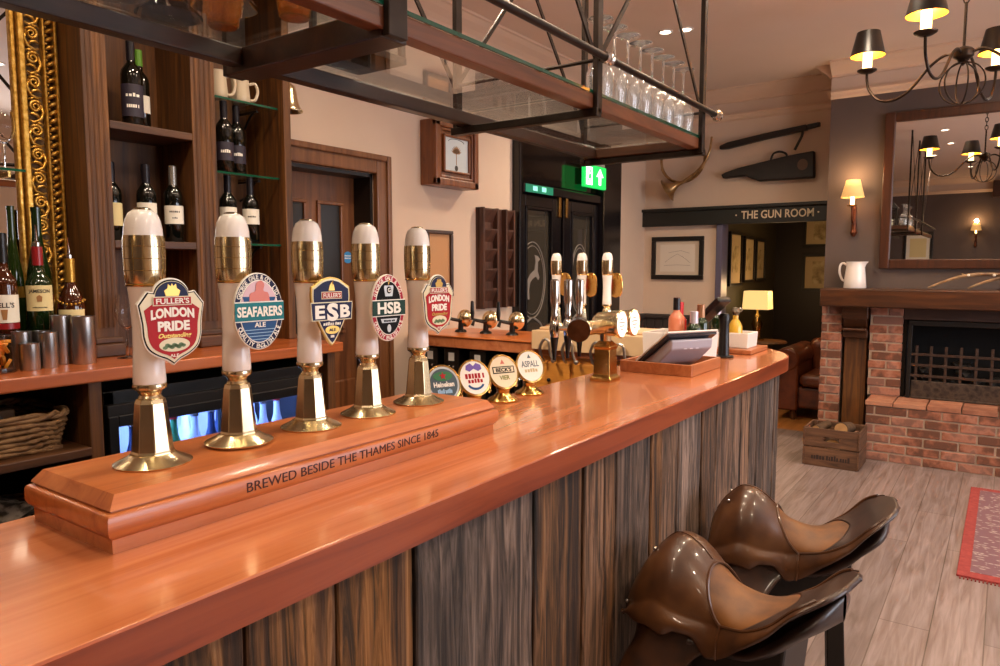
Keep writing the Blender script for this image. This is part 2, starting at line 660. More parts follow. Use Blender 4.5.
def ring_text(body, mat, parent, cx, cz, rx, rz, a0, a1, h, y, inward=False, M=None):
    """letters set along an ellipse, from angle a0 to a1 (degrees)"""
    bm = bmesh.new()
    n = len(body)
    for i, ch in enumerate(body):
        if ch == ' ':
            continue
        a = math.radians(a0 + (a1 - a0) * (i + 0.5) / n)
        me = text_mesh(ch, 0.015, 0.5)
        xs = [v.co.x for v in me.vertices]
        ys = [v.co.y for v in me.vertices]
        xc = (min(xs) + max(xs)) / 2
        nx, nz = math.cos(a) / rx, math.sin(a) / rz
        ln = math.hypot(nx, nz)
        nx, nz = nx / ln, nz / ln
        ux, uz = (nx, nz) if not inward else (-nx, -nz)
        tx, tz = uz, -ux
        for v in me.vertices:
            X = (v.co.x - xc) * h * 1.25
            Z = (v.co.y - 0.35) * h * 1.4
            v.co = (cx + rx * math.cos(a) + tx * X + ux * Z, y - (v.co.z + 0.5) * 0.0006, cz + rz * math.sin(a) + tz * X + uz * Z)
            if M is not None:
                v.co = M @ v.co
        bm.from_mesh(me)
        bpy.data.meshes.remove(me)
    me = bpy.data.meshes.new('ring_lettering')
    bm.to_mesh(me)
    bm.free()
    o = bpy.data.objects.new('ring_lettering', me)
    COL.objects.link(o)
    me.materials.append(mat)
    o.parent = parent
    return o

# ================================================================== THE SETTING
# floor boards run away from the camera, along X
fm = P('floor_boards', 'A08A78', 0.42)
_b = fm.node_tree.nodes['Principled BSDF']
_tc = N(fm, 'ShaderNodeTexCoord')
_br = N(fm, 'ShaderNodeTexBrick')
_br.inputs['Scale'].default_value = 1
_br.inputs['Brick Width'].default_value = 1.7
_br.inputs['Row Height'].default_value = 0.19
_br.inputs['Mortar Size'].default_value = 0.0025
_br.inputs['Color1'].default_value = lin('9C8A86')
_br.inputs['Color2'].default_value = lin('877875')
_br.inputs['Mortar'].default_value = lin('6A5A50')
_br.offset = 0.37
lk(fm, _tc.outputs['Object'], _br.inputs['Vector'])
_mp = N(fm, 'ShaderNodeMapping')
_mp.inputs['Scale'].default_value = (1.6, 22, 1)
lk(fm, _tc.outputs['Object'], _mp.inputs['Vector'])
_no = N(fm, 'ShaderNodeTexNoise')
_no.inputs['Scale'].default_value = 1.6
_no.inputs['Detail'].default_value = 8
_no.inputs['Distortion'].default_value = 1.0
lk(fm, _mp.outputs[0], _no.inputs['Vector'])
_rp = ramp(fm, [(0.3, 'B0A090'), (0.7, 'FFFFFF')])
lk(fm, _no.outputs['Fac'], _rp.inputs[0])
_mx = N(fm, 'ShaderNodeMixRGB', blend_type='MULTIPLY')
_mx.inputs[0].default_value = 0.8
lk(fm, _br.outputs['Color'], _mx.inputs[1])
lk(fm, _rp.outputs[0], _mx.inputs[2])
lk(fm, _mx.outputs[0], _b.inputs['Base Color'])
_bp = N(fm, 'ShaderNodeBump')
_bp.inputs['Strength'].default_value = 0.25
_bp.inputs['Distance'].default_value = 0.003
lk(fm, _no.outputs['Fac'], _bp.inputs['Height'])
lk(fm, _bp.outputs[0], _b.inputs['Normal'])
struct('floor', bx((-3, -3.2, -0.1), (7.0, 3.1, 0)), fm)
struct('floor_gun_room', bx((7.0, -1.0, -0.1), (9.5, 3.1, 0)), wood('gun_room_boards', ['8A5424', 'A86C34', 'B87C40'], 'X', 4, 14, 0.4, 0.1, 0.1))
struct('ceiling', bx((-3, -3.2, 3.2), (7.1, 3.3, 3.3)), CEIL)
# back wall with the door opening X 2.5 - 3.09
for lo, hi in (((-3, 3.1, 0), (2.45, 3.3, 3.2)), ((3.09, 3.1, 0), (7.1, 3.3, 3.2)), ((2.45, 3.1, 2.07), (3.09, 3.3, 3.2))):
    struct('wall_back', bx(lo, hi), CREAM)
struct('wall_back', bx((2.3, 3.75, 0), (3.6, 3.8, 2.4)), BLACKW)
struct('wall_back', bx((3.09, 3.3, 0), (3.14, 3.75, 2.4)), BLACKW)
# far wall with the opening to the next room, Y 0.6 - 2.31
for lo, hi in (((7.0, 2.31, 0), (7.12, 3.1, 3.2)), ((7.0, 0.4, 1.95), (7.12, 2.31, 3.2)), ((7.0, -3.2, 0), (7.12, 0.4, 3.2))):
    struct('wall_far', bx(lo, hi), CREAM)
struct('wall_breast', bx((6.6, -1.35, 1.2), (7.0, 1.275, 3.2)), TAUPE)
struct('wall_rear', bx((-3.1, -3.2, 0), (-3, 3.3, 3.2)), TAUPE)
# right wall with two windows
segs = [(-3.0, 1.9), (3.2, 3.95), (5.25, 7.1)]
for a, b in segs:
    struct('wall_right', bx((a, -3.3, 0), (b, -3.2, 3.2)), CREAM)
for a, b in ((1.9, 3.2), (3.95, 5.25)):
    struct('wall_right', bx((a, -3.3, 0), (b, -3.2, 0.75)), CREAM)
    struct('wall_right', bx((a, -3.3, 2.75), (b, -3.2, 3.2)), CREAM)
WINP = P('window_white_paint', 'D8CFC4', 0.4)
SKYE = emit('daylight_outside', 'B8D0F0', 2.2)
for i, (a, b) in enumerate(((1.9, 3.2), (3.95, 5.25))):
    m = MB()
    for lo, hi in (((a, -3.28, 0.75), (a + 0.07, -3.2, 2.75)), ((b - 0.07, -3.28, 0.75), (b, -3.2, 2.75)), ((a, -3.28, 0.75), (b, -3.2, 0.82)), ((a, -3.28, 2.68), (b, -3.2, 2.75)),
                   ((a, -3.27, 1.72), (b, -3.21, 1.78)), (((a + b) / 2 - 0.02, -3.27, 0.8), ((a + b) / 2 + 0.02, -3.22, 2.7))):
        m.box(lo, hi)
    wn = struct('window_%d' % (i + 1), m, WINP)
    bx((a + 0.07, -3.26, 0.82), (b - 0.07, -3.25, 2.68)).build('pane', PANE, wn)
    struct('sky_outside', bx((a - 0.2, -3.62, 0.5), (b + 0.2, -3.6, 3.0)), SKYE)

# cornice and picture rail
def moulding(name, p0, p1, prof, normal, mat):
    """prof: (out, z) polygon swept from p0 to p1"""
    m = MB()
    A = [m.bm.verts.new((p0[0] + normal[0] * o, p0[1] + normal[1] * o, z)) for o, z in prof]
    B = [m.bm.verts.new((p1[0] + normal[0] * o, p1[1] + normal[1] * o, z)) for o, z in prof]
    n = len(prof)
    m.bm.faces.new(A)
    m.bm.faces.new(B[::-1])
    for i in range(n):
        j = (i + 1) % n
        m.bm.faces.new((A[i], B[i], B[j], A[j]))
    return struct(name, m, mat)


COVE = [(0, 3.2), (0.13, 3.2), (0.13, 3.185), (0.115, 3.18), (0.09, 3.155), (0.05, 3.125), (0.025, 3.10), (0.02, 3.085), (0, 3.08)]
RAIL = [(0, 2.975), (0.035, 2.975), (0.04, 2.96), (0.025, 2.945), (0.02, 2.925), (0.008, 2.915), (0, 2.91)]
k = 1
for prof in (COVE, RAIL):
    for p0, p1, nn in (((-3, 3.1), (7, 3.1), (0, -1)), ((7, 3.1), (7, 1.275), (-1, 0)), ((6.6, 1.275), (6.6, -1.35), (-1, 0)), ((-3, -3.2), (7, -3.2), (0, 1)), ((-3, -3.2), (-3, 3.1), (1, 0)), ((7, -1.35), (7, -3.2), (-1, 0)), ((6.6, 1.275), (7, 1.275), (0, 1))):
        moulding('trim_%d' % k, p0, p1, prof, nn, MOULD)
        k += 1
# cream frieze above the rail on the dark walls
for lo, hi in (((6.594, -1.35, 2.95), (6.6, 1.275, 3.2)), ((-3, -3.2, 2.95), (-2.994, 3.1, 3.2)), ((6.6, 1.275, 2.95), (7.0, 1.281, 3.2))):
    struct('trim_%d' % k, bx(lo, hi), CREAM)
    k += 1
# dado boarding of the far wall and its cap
m = MB()
y = 2.335
while y < 3.1:
    m.box((6.975, y, 0), (7.0, min(y + 0.085, 3.1), 1.0))
    y += 0.09
struct('trim_%d' % k, m, DADO, bevel=0.004)
k += 1
struct('trim_%d' % k, bx((6.955, 2.31, 1.0), (7.0, 3.1, 1.045)), DADO, bevel=0.01)
k += 1
m = MB()
xx = 6.34
while xx < 6.95:
    m.box((xx, 3.075, 0), (xx + 0.085, 3.1, 1.0))
    xx += 0.09
m.box((6.34, 3.055, 1.0), (6.96, 3.1, 1.045))
struct('trim_%d' % k, m, DADO, bevel=0.004)
k += 1
# door jamb lining of the gun room opening
JAMB = P('jamb_paint_bluish_lit', '5C5668', 0.35)  # bluish light on the jamb is put into this grey
struct('trim_%d' % k, bx((6.96, 2.275, 0), (7.14, 2.335, 1.95)), JAMB, bevel=0.006)
k += 1

# ---- the next room, seen through the opening
struct('wall_gun_room_left', bx((7.12, 2.42, 0), (9.6, 2.5, 2.7)), OLIVE)
struct('wall_gun_room_back', bx((9.5, -1.0, 0), (9.6, 2.5, 2.7)), P('gun_room_dark_panelling', '1E140E', 0.45))
struct('wall_gun_room_right', bx((7.12, -1.1, 0), (9.6, -1.0, 2.7)), OLIVE)
struct('ceiling_gun_room', bx((7.12, -1.1, 2.6), (9.6, 2.5, 2.7)), P('gun_room_ceiling', '6A5A44', 0.8))


def picture(label, w_, h_, frame_mat, art_mat, fw=0.03, mount=None, art=0.6, loc=(0, 0, 0), rz=0.0, group=None, glass=False, sketch=None):
    """hangs on a wall behind it; local -y faces the room"""
    t = thing('framed_picture', label, 'picture', loc, rz, group)
    m = MB()
    d = 0.03
    for lo, hi in (((-w_ / 2, -d, -h_ / 2), (w_ / 2, 0, -h_ / 2 + fw)), ((-w_ / 2, -d, h_ / 2 - fw), (w_ / 2, 0, h_ / 2)), ((-w_ / 2, -d, -h_ / 2 + fw), (-w_ / 2 + fw, 0, h_ / 2 - fw)), ((w_ / 2 - fw, -d, -h_ / 2 + fw), (w_ / 2, 0, h_ / 2 - fw))):
        m.box(lo, hi)
    m.build('frame', frame_mat, t, bevel=0.005)
    bx((-w_ / 2 + fw, -0.012, -h_ / 2 + fw), (w_ / 2 - fw, -0.002, h_ / 2 - fw)).build('mount', mount or LABELW, t)
    aw, ah = (w_ - 2 * fw) * art, (h_ - 2 * fw) * art
    bx((-aw / 2, -0.0135, -ah / 2), (aw / 2, -0.0115, ah / 2)).build('print', art_mat, t)
    if sketch:
        sk = MB()
        for pts in sketch:
            sk.tube([(x * aw / 2, -0.014, z * ah / 2) for x, z in pts], 0.0016, 5)
        sk.build('drawing', P('faint_ink', '8A7C74', 0.8), t)
    return t


ARTD = mottled('sporting_print_brown', ['6A5838', 'A89468', 'C8B890'], 12, 0.5)
ARTP = mottled('pale_print', ['B8A890', 'D8CCB8'], 9, 0.6)
GILTF = P('thin_gilt_frame', '8A6A30', 0.4, 0.6)
for i, (x, wd, z, hh, q) in enumerate(((7.82, 0.42, 1.61, 0.58, 'nearest to the doorway'), (8.32, 0.40, 1.61, 0.52, 'in the middle of the three'), (8.77, 0.38, 1.61, 0.49, 'farthest from the doorway'))):
    picture('tall narrow framed print in the dark room, ' + q, wd, hh, BLACKW, ARTD, 0.03, P('print_mount', 'B8A27A', 0.6), 0.55, (x, 2.42, z), 0, 'three tall prints in the gun room')
picture('wide framed print on the dark back wall, the upper one', 0.62, 0.42, BLACKW, ARTD, 0.035, P('print_mount', 'B8A27A', 0.6), 0.7, (9.5, 1.78, 1.98), -R90)
picture('wide framed print on the dark back wall, the lower one', 0.62, 0.46, BLACKW, ARTD, 0.035, P('print_mount', 'B8A27A', 0.6), 0.7, (9.5, 1.78, 1.46), -R90)
# table lamp on a side table
t = thing('side_table', 'small dark wooden side table under the rectangular lamp', 'table', (8.05, 2.15, 0))
MB().lathe([(0.0, 0.70), (0.24, 0.70), (0.25, 0.71), (0.24, 0.725), (0, 0.725)], 28).build('top', OAK, t, True)
MB().lathe([(0.03, 0.05), (0.05, 0.2), (0.03, 0.35), (0.045, 0.5), (0.03, 0.7)], 16).build('column', OAK, t, True)
m = MB()
for a in range(3):
    c, s = math.cos(a * 2.094), math.sin(a * 2.094)
    m.tube([(0, 0, 0.12), (c * 0.12, s * 0.12, 0.08), (c * 0.22, s * 0.22, 0.02)], [0.025, 0.02, 0.018], 8)
m.build('tripod_foot', OAK, t, True)
t = thing('table_lamp', 'table lamp with a glowing yellow rectangular shade', 'lamp', (8.05, 2.22, 0.7255))
MB().lathe([(0, 0), (0.08, 0), (0.08, 0.015), (0.03, 0.03), (0.045, 0.12), (0.06, 0.18), (0.03, 0.27), (0.012, 0.3), (0.012, 0.36), (0, 0.36)], 20).build('base', BRASSB, t, True)
LSH = emit('lit_yellow_shade', 'E8C078', 0.8)
m = MB()
m.rings([[(-0.1, -0.14, 0.34), (0.1, -0.14, 0.34), (0.1, 0.14, 0.34), (-0.1, 0.14, 0.34)], [(-0.09, -0.13, 0.54), (0.09, -0.13, 0.54), (0.09, 0.13, 0.54), (-0.09, 0.13, 0.54)]])
m.build('shade', LSH, t, bevel=0.006)
light('table_lamp_light', 'POINT', (8.0, 1.95, 1.3), 5, WARM2, 0.08)
light('gun_room_ceiling_light', 'AREA', (8.0, 1.2, 2.55), 7, WARM2, 0.6, 0.6)
# leather armchair
t = thing('leather_armchair', 'brown leather armchair in the dark room beyond the doorway', 'armchair', (7.85, 1.27, 0))
SOFAL = mottled('sofa_leather', ['3A180A', '5E2A12', '6E361A'], 8, 0.35, 0.1, Coat_Weight=0.3)
bx((-0.35, -0.42, 0.12), (0.35, 0.42, 0.34)).build('base', SOFAL, t, bevel=0.03, seg=3)
bx((-0.42, -0.36, 0.345), (0.20, 0.36, 0.47)).build('seat_cushion', SOFAL, t, bevel=0.05, seg=4)
bx((0.2, -0.42, 0.3), (0.42, 0.42, 0.78)).build('backrest', SOFAL, t, bevel=0.09, seg=5)
for s in (-1, 1):
    m = MB()
    m.box((-0.42, s * 0.47 - 0.10, 0.1), (0.4, s * 0.47 + 0.10, 0.58))
    m.tube([(-0.43, s * 0.48, 0.61), (0.4, s * 0.48, 0.61)], 0.12, 16)
    m.build('arm', SOFAL, t, 'x', bevel=0.02)
for sx in (-0.34, 0.34):
    for sy in (-0.42, 0.42):
        MB().lathe([(0.02, 0), (0.035, 0.04), (0.025, 0.12)], 12, Matrix.Translation((sx, sy, 0))).build('foot', OAK, t, True)

# ---- sign board over the opening
t = thing('header_sign', 'long black board over the doorway with pale capital lettering', 'sign', (6.96, 2.225, 2.02))
m = MB()
m.box((-0.02, -0.885, -0.085), (0.04, 0.875, 0.075))
m.box((-0.045, -0.90, 0.06), (0.04, 0.875, 0.09))
m.build('board', SIGNP, t, bevel=0.004)
Mw = Matrix.Translation((-0.021, 0, 0)) @ Matrix.Rotation(-R90, 4, 'Z')
SIGNT = P('sign_lettering', 'CDB89A', 0.6)
# local x of the text runs towards -Y of the room
text('THE GUN ROOM', SIGNT, t, 0.455, -0.005, 0.076, 0.645, y=0, bold=0.018, M=Mw)
for xx in (0.085, 0.815):
    m = MB()
    m.ball((-0.022, -xx, -0.005), 0.008, 2, (0.2, 1, 1))
    m.build('dot', SIGNT, t)

# ---- door_1, the oak door beside the shelves (recessed)
d = struct('door_1', bx((2.42, 3.24, 0), (3.09, 3.285, 2.07)), DOORW)
m = MB()
for x0, x1 in ((2.50, 2.72), (2.84, 3.05)):
    for z0, z1 in ((0.25, 0.85), ):
        m.box((x0, 3.225, z0), (x1, 3.245, z1))
m.build('raised_panel', DOORW, d, bevel=0.012)
for x0, x1 in ((2.56, 2.68), (2.80, 2.95)):
    m = MB()
    z0, z1, f = 1.15, 1.88, 0.022
    for lo, hi in (((x0 - f, 3.222, z0 - f), (x1 + f, 3.245, z0)), ((x0 - f, 3.222, z1), (x1 + f, 3.245, z1 + f)), ((x0 - f, 3.222, z0), (x0, 3.245, z1)), ((x1, 3.222, z0), (x1 + f, 3.245, z1))):
        m.box(lo, hi)
    m.build('glazing_bead', DOORW, d, bevel=0.005)
    bx((x0, 3.235, z0), (x1, 3.243, z1)).build('glass_pane', P('dark_door_glass', '1E1812', 0.3), d)
m = MB()
m.lathe([(0, 0), (0.035, 0), (0.035, 0.002), (0, 0.002)], 28, Matrix.Translation((3.01, 3.238, 1.58)) @ Matrix.Rotation(R90, 4, 'X'))
m.build('round_notice', P('blue_notice', '3C8CC4', 0.5), d)
text('~~~~~~~~~', WHITE, d, 3.01, 1.59, 0.008, 0.05, y=3.2355)
text('~~~~~~~~~', WHITE, d, 3.01, 1.575, 0.008, 0.05, y=3.2355)
# casing
m = MB()
for lo, hi in (((3.09, 3.06, 0), (3.20, 3.1, 2.18)), ((2.3, 3.06, 2.07), (3.09, 3.1, 2.18))):
    m.box(lo, hi)
for lo, hi in (((3.165, 3.045, 0), (3.20, 3.06, 2.18)), ((2.3, 3.045, 2.145), (3.165, 3.06, 2.18))):
    m.box(lo, hi)
struct('trim_%d' % k, m, FRAMEW, bevel=0.008)
k += 1
m = MB()
m.box((3.07, 3.1, 0), (3.09, 3.3, 2.07))
m.box((2.45, 3.1, 2.05), (3.09, 3.3, 2.07))
struct('trim_%d' % k, m, BLACKW)
k += 1

# ---- door_2, the black double exit door
ex = struct('door_2', bx((4.56, 3.085, 0), (6.30, 3.1, 2.62)), BLACKP)
m = MB()
for lo, hi in (((4.56, 3.03, 0), (4.60, 3.09, 2.62)), ((5.88, 3.0, 0), (6.02, 3.09, 2.62)), ((6.02, 3.03, 0), (6.30, 3.09, 2.62)), ((4.60, 3.03, 2.55), (5.88, 3.09, 2.62)), ((4.60, 3.02, 2.09), (5.88, 3.09, 2.16))):
    m.box(lo, hi)
m.build('door_frame', BLACKP, ex, bevel=0.008)
bx((4.62, 3.07, 2.18), (5.86, 3.086, 2.53)).build('transom_panel', P('transom_glass', '140E0C', 0.08), ex)
GLD = P('dark_reflecting_glass', '3A342C', 0.05, Coat_Weight=0.6)
for x0, x1, hx in ((4.61, 5.20, 5.165), (5.24, 5.86, 5.275)):
    lf = MB()
    z1 = 2.08
    g0, g1 = x0 + 0.05, x1 - 0.14 if x0 < 5 else x1 - 0.1
    if x0 > 5:
        g0 = x0 + 0.13
    for lo, hi in (((x0, 3.045, 0.02), (g0, 3.09, z1)), ((g1, 3.045, 0.02), (x1, 3.09, z1)), ((g0, 3.045, 1.99), (g1, 3.09, z1)), ((g0, 3.045, 0.02), (g1, 3.09, 0.75))):
        lf.box(lo, hi)
    lf = lf.build('leaf', BLACKP, ex, bevel=0.006)
    bd = MB()
    f = 0.022
    for lo, hi in (((g0, 3.035, 0.75), (g0 + f, 3.06, 1.99)), ((g1 - f, 3.035, 0.75), (g1, 3.06, 1.99)), ((g0, 3.035, 1.97), (g1, 3.06, 1.99)), ((g0, 3.035, 0.75), (g1, 3.06, 0.77))):
        bd.box(lo, hi)
    bd.build('glazing_bead', BLACKP, lf, bevel=0.005)
    bx((g0, 3.07, 0.75), (g1, 3.078, 1.99)).build('glass', GLD, lf)
    bx((hx - 0.018, 3.03, 1.93), (hx + 0.018, 3.046, 2.12)).build('brass_plate', BRASSB, lf, bevel=0.004)
    # etched ornament: oval wreath with a leaping animal
    ETCH = P('etched_glass', '7A726A', 0.7)
    cx = 4.80 if x0 < 5 else (g0 + g1) / 2
    e = MB()
    ow, oh = 0.19 if x0 < 5 else 0.15, 0.30
    for sc_ in (1.0, 0.9):
        e.tube([(cx + ow * sc_ * math.cos(a * PI / 24), 3.069, 1.42 + oh * sc_ * math.sin(a * PI / 24)) for a in range(48)], 0.005 if sc_ == 1 else 0.003, 5, True)
    for sgn in (-1, 1):
        e.tube(cat_rom([(cx + sgn * 0.02, 3.069, 1.12), (cx + sgn * 0.12, 3.069, 1.07), (cx + sgn * 0.16, 3.069, 1.0), (cx + sgn * 0.09, 3.069, 0.97)], 5), 0.009, 5)
        e.tube(cat_rom([(cx + sgn * 0.02, 3.069, 1.0), (cx + sgn * 0.10, 3.069, 0.93), (cx + sgn * 0.05, 3.069, 0.86)], 5), 0.009, 5)
    e.build('etched_border', ETCH, lf)
    e = MB()
    st = [(-0.09, 1.30), (-0.075, 1.42), (-0.03, 1.47), (0.03, 1.50), (0.045, 1.57), (0.03, 1.62), (0.075, 1.61), (0.11, 1.585), (0.08, 1.565), (0.075, 1.49), (0.10, 1.44), (0.085, 1.42), (0.05, 1.45), (0.0, 1.43), (-0.035, 1.40), (-0.05, 1.35), (-0.045, 1.27), (-0.065, 1.27)]
    e.prism([(cx + a * (1 if x0 < 5 else 0.8), b) for a, b in st], 3.066, 3.07)
    e.build('etched_animal', ETCH, lf)
# glowing panel imitating a green reflection, on the frame head at the left of the transom
gp = bx((4.62, 3.015, 2.095), (5.02, 3.022, 2.155)).build('green_reflection_strip', emit('teal_reflection', '0E6A52', 0.35), ex)
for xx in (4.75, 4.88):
    bx((xx - 0.03, 3.012, 2.11), (xx + 0.03, 3.016, 2.145)).build('reflection_spot', emit('pale_green_reflection', '7AD8B8', 0.9), gp)

# ================================================================== THE BAR
def corner(x0, y0, cx, cy, ax, ay, n=14):
    return [(cx + ax * math.cos(t), cy + ay * math.sin(t)) for t in [(-PI / 2) + (PI / 2) * i / n for i in range(n + 1)]]


t = thing('bar_worktop', 'long polished orange-brown wooden bar top with a rounded far end', 'bar top', (0, 0, 1.035))
out = [(-0.9, 0.82)] + corner(0, 0, 3.45, 1.27, 0.49, 0.45) + [(3.94, 3.09), (3.37, 3.09), (3.37, 1.34), (-0.9, 1.34)]
m = MB()
Z0, Z1 = 0.0, 0.065
A = [m.bm.verts.new((x, y, Z0)) for x, y in out]
B = [m.bm.verts.new((x, y, Z1)) for x, y in out]
m.bm.faces.new(A[::-1])
m.bm.faces.new(B)
n = len(out)
for i in range(n):
    j = (i + 1) % n
    m.bm.faces.new((A[i], A[j], B[j], B[i]))
# boards of the top differ a little in tone
tm = wood('bar_top_boards', ['9C5430', 'B86E44', 'C67E52'], 'X', 4, 26, 0.24, 0.5, 0.02, coatr=0.08)
tb = m.build('slab', tm, t, bevel=0.006, seg=3)
# front edge lipping
e1 = [(-0.9, 0.818)] + corner(0, 0, 3.45, 1.27, 0.492, 0.452) + [(3.942, 3.09)]
e2 = [(x, y) for x, y in [(-0.9, 0.822)] + corner(0, 0, 3.45, 1.27, 0.488, 0.448) + [(3.938, 3.09)]]
m = MB()
pr = [(e1, 0.0015), (e1, 0.0635), (e2, 0.0655), (e2, 0.0)]
R = [[m.bm.verts.new((x, y, z)) for x, y in ln] for ln, z in pr]
for q in range(4):
    A, B = R[q], R[(q + 1) % 4]
    for i in range(len(A) - 1):
        m.bm.faces.new((A[i], A[i + 1], B[i + 1], B[i]))
m.build('edge_lipping', EDGE, t, smooth=True, angle=0.25)

t = thing('bar_counter', 'bar front clad in rough upright grey-brown reclaimed planks', 'bar counter', (0, 0, 0))
path = [(-0.9, 0.86)] + corner(0, 0, 3.455, 1.27, 0.47, 0.41, 24) + [(3.925, 3.08)]
seglen = [math.hypot(b[0] - a[0], b[1] - a[1]) for a, b in zip(path, path[1:])]
total = sum(seglen)


def at_len(s):
    for (a, b), L in zip(zip(path, path[1:]), seglen):
        if s <= L:
            q = s / L
            return Vector((a[0] + (b[0] - a[0]) * q, a[1] + (b[1] - a[1]) * q, 0))
        s -= L
    return Vector((*path[-1], 0))


m = MB()
rnd = random.Random(3)
bounds = [-0.9, -0.72, -0.5, -0.3, -0.12, 0.06, 0.22, 0.40, 0.585, 0.756, 0.941, 1.145, 1.352, 1.586, 1.70, 1.776, 2.007, 2.10, 2.242, 2.451, 2.60, 2.79, 2.93, 3.045, 3.15, 3.26, 3.345, 3.428]
widths = [b - a for a, b in zip(bounds, bounds[1:])]
while sum(widths) < total - 0.02:
    widths.append(rnd.choice([0.06, 0.075, 0.09]) if sum(widths) < 5.1 else 0.16)
s = 0.0
for wd in widths:
    if s > total - 0.03:
        break
    p, q = at_len(s + (0.005 if abs(s - 2.252) < 0.01 else 0.0015)), at_len(min(s + wd - 0.0015, total))
    tdir = (q - p)
    tdir.z = 0
    tdir.normalize()
    nrm = Vector((tdir.y, -tdir.x, 0))
    dep = rnd.uniform(0.0, 0.010)
    th = 0.022
    # ragged plank outline, subdivided along its height
    nz = 14
    lv = []
    o0 = o1 = 0.0
    for i in range(nz + 1):
        z = 0.002 + (1.03 - 0.002) * i / nz
        o0 = 0.6 * o0 + rnd.uniform(-0.0012, 0.0012)
        o1 = 0.6 * o1 + rnd.uniform(-0.0012, 0.0012)
        b = rnd.uniform(-0.0012, 0.0012)
        P0 = p + tdir * (0.001 + abs(o0)) + nrm * (dep + b)
        P1 = q - tdir * (0.001 + abs(o1)) + nrm * (dep + b)
        lv.append([(P0.x, P0.y, z), (P1.x, P1.y, z), (P1.x - nrm.x * th, P1.y - nrm.y * th, z), (P0.x - nrm.x * th, P0.y - nrm.y * th, z)])
    m.rings(lv)
    s += wd
m.build('plank_cladding', PLANK, t, bevel=0.003, seg=1)
m = MB()
m.box((-0.9, 0.885, 0), (3.4, 0.91, 1.03))
m.box((-0.9, 1.27, 0), (3.37, 1.30, 1.03))
m.box((-0.9, 0.9, 0), (-0.87, 1.30, 1.03))
m.build('carcass', BLACKW, t)

# inner side of the bar's return leg: orange panel and dark open shelving
t = thing('return_counter', 'orange wooden cupboard with a dark open bay, inner side of the bar return', 'cupboard', (3.4, 0, 0))
m = MB()
m.box((0.0, 1.34, 0.12), (0.03, 2.20, 1.03))
m.build('front_panel', PANELW, t)
for y0, y1 in ((1.36, 1.63), (1.65, 1.90), (1.92, 2.18)):
    bx((-0.014, y0, 0.16), (0.0, y1, 0.78)).build('door', PANELW, t, bevel=0.006)
    dr = bx((-0.014, y0, 0.80), (0.0, y1, 1.0)).build('drawer', PANELW, t, bevel=0.006)
    m = MB()
    m.ball((-0.022, (y0 + y1) / 2, 0.9), 0.011, 2)
    m.build('knob', IRON, dr, True)
m = MB()
m.box((0.0, 2.2, 0.0), (0.03, 2.24, 1.03))
m.box((0.38, 2.2, 0.0), (0.4, 3.08, 1.03))
m.box((0.0, 2.2, 0.55), (0.38, 3.08, 0.58))
m.box((0.0, 3.05, 0.0), (0.4, 3.08, 1.03))
m.build('shelving', BLACKW, t)
# thin tin lipping, bright counter skin over the return
bx((3.36, 2.16, 1.1005), (3.9, 3.07, 1.108)).build('counter_mat', COUNTY, None, bevel=0.002)
tag(bpy.data.objects['counter_mat'], 'bright orange wooden counter skin on the bar return, under the far taps', 'counter')

# four steel utensil hooks on the edge of the panel
for i, yy in enumerate((2.06, 1.92, 1.75, 1.62)):
    h = MB()
    h.tube(cat_rom([(3.345, yy, 1.01), (3.32, yy, 1.03), (3.31, yy + 0.005, 1.085), (3.31, yy - 0.02, 1.13), (3.31, yy - 0.05, 1.12), (3.31, yy - 0.06, 1.06), (3.31, yy - 0.075, 1.025)], 6), 0.008, 8)
    h.ball((3.31, yy - 0.08, 1.02), 0.014, 2)
    o = h.build('swan_neck_spout', BSTEEL, None, True)
    tag(o, ['leftmost bent steel beer spout over the orange panel', 'second bent steel spout from the left over the orange panel', 'third bent steel spout from the left over the orange panel', 'bent steel spout half behind the brass column'][i], 'spout', 'spouts of the far hand pumps')

# second plinth, beige painted, with three hand pumps facing the other room
t = thing('far_pump_plinth', 'pale beige plinth under the far hand pumps', 'plinth', (3.53, 1.8, 1.11))
BEIGE = P('beige_paint', 'D2B28A', 0.4)
bx((-0.15, -0.42, 0), (0.15, 0.34, 0.065)).build('base', BEIGE, t, bevel=0.004)
bx((-0.19, -0.42, -0.04), (-0.163, 0.34, 0.065)).build('apron', BEIGE, t, bevel=0.004)
bx((-0.135, -0.405, 0.065), (0.135, 0.325, 0.08)).build('cap', BEIGE, t, bevel=0.008)

# near plinth with the lettering
t = thing('pump_plinth', 'long moulded wooden plinth on the bar with carved lettering', 'plinth', (0, 0, 1.10))
prof = [(0.0, 0.0), (0.0, 0.021), (0.002, 0.024), (0.006, 0.027), (0.0085, 0.032), (0.0095, 0.036), (0.0095, 0.054), (0.007, 0.059), (0.003, 0.061), (-0.002, 0.0615), (-0.002, 0.0645), (0.002, 0.065), (0.000, 0.069), (-0.012, 0.085)]
X0, X1, Y0, Y1 = 0.507, 1.465, 1.053, 1.310
m = MB()
m.rings([[(X0 - o, Y0 - o, z), (X1 + o, Y0 - o, z), (X1 + o, Y1 + o, z), (X0 - o, Y1 + o, z)] for o, z in prof])
m.build('block', PLINTH, t, smooth=True, angle=0.5)
Mt = Matrix.Translation((0.983, Y0 - 0.0096, 0.0448))
text('BREWED BESIDE THE THAMES SINCE 1845', INK, t, 0, 0, 0.0172, 0.506, y=0, bold=0.0, M=Mt, thick=0.0008)

# ------------------------------------------------------------------ pump clips
def plate(poly, mat, parent, y, th=0.001, name='panel', sx=1.0, sz=1.0, cx=0.0, cz=0.0, bevel=0.0):
    m = MB()
    m.prism([(cx + x * sx, cz + z * sz) for x, z in poly], y - th, y)
    return m.build(name, mat, parent, bevel=bevel)


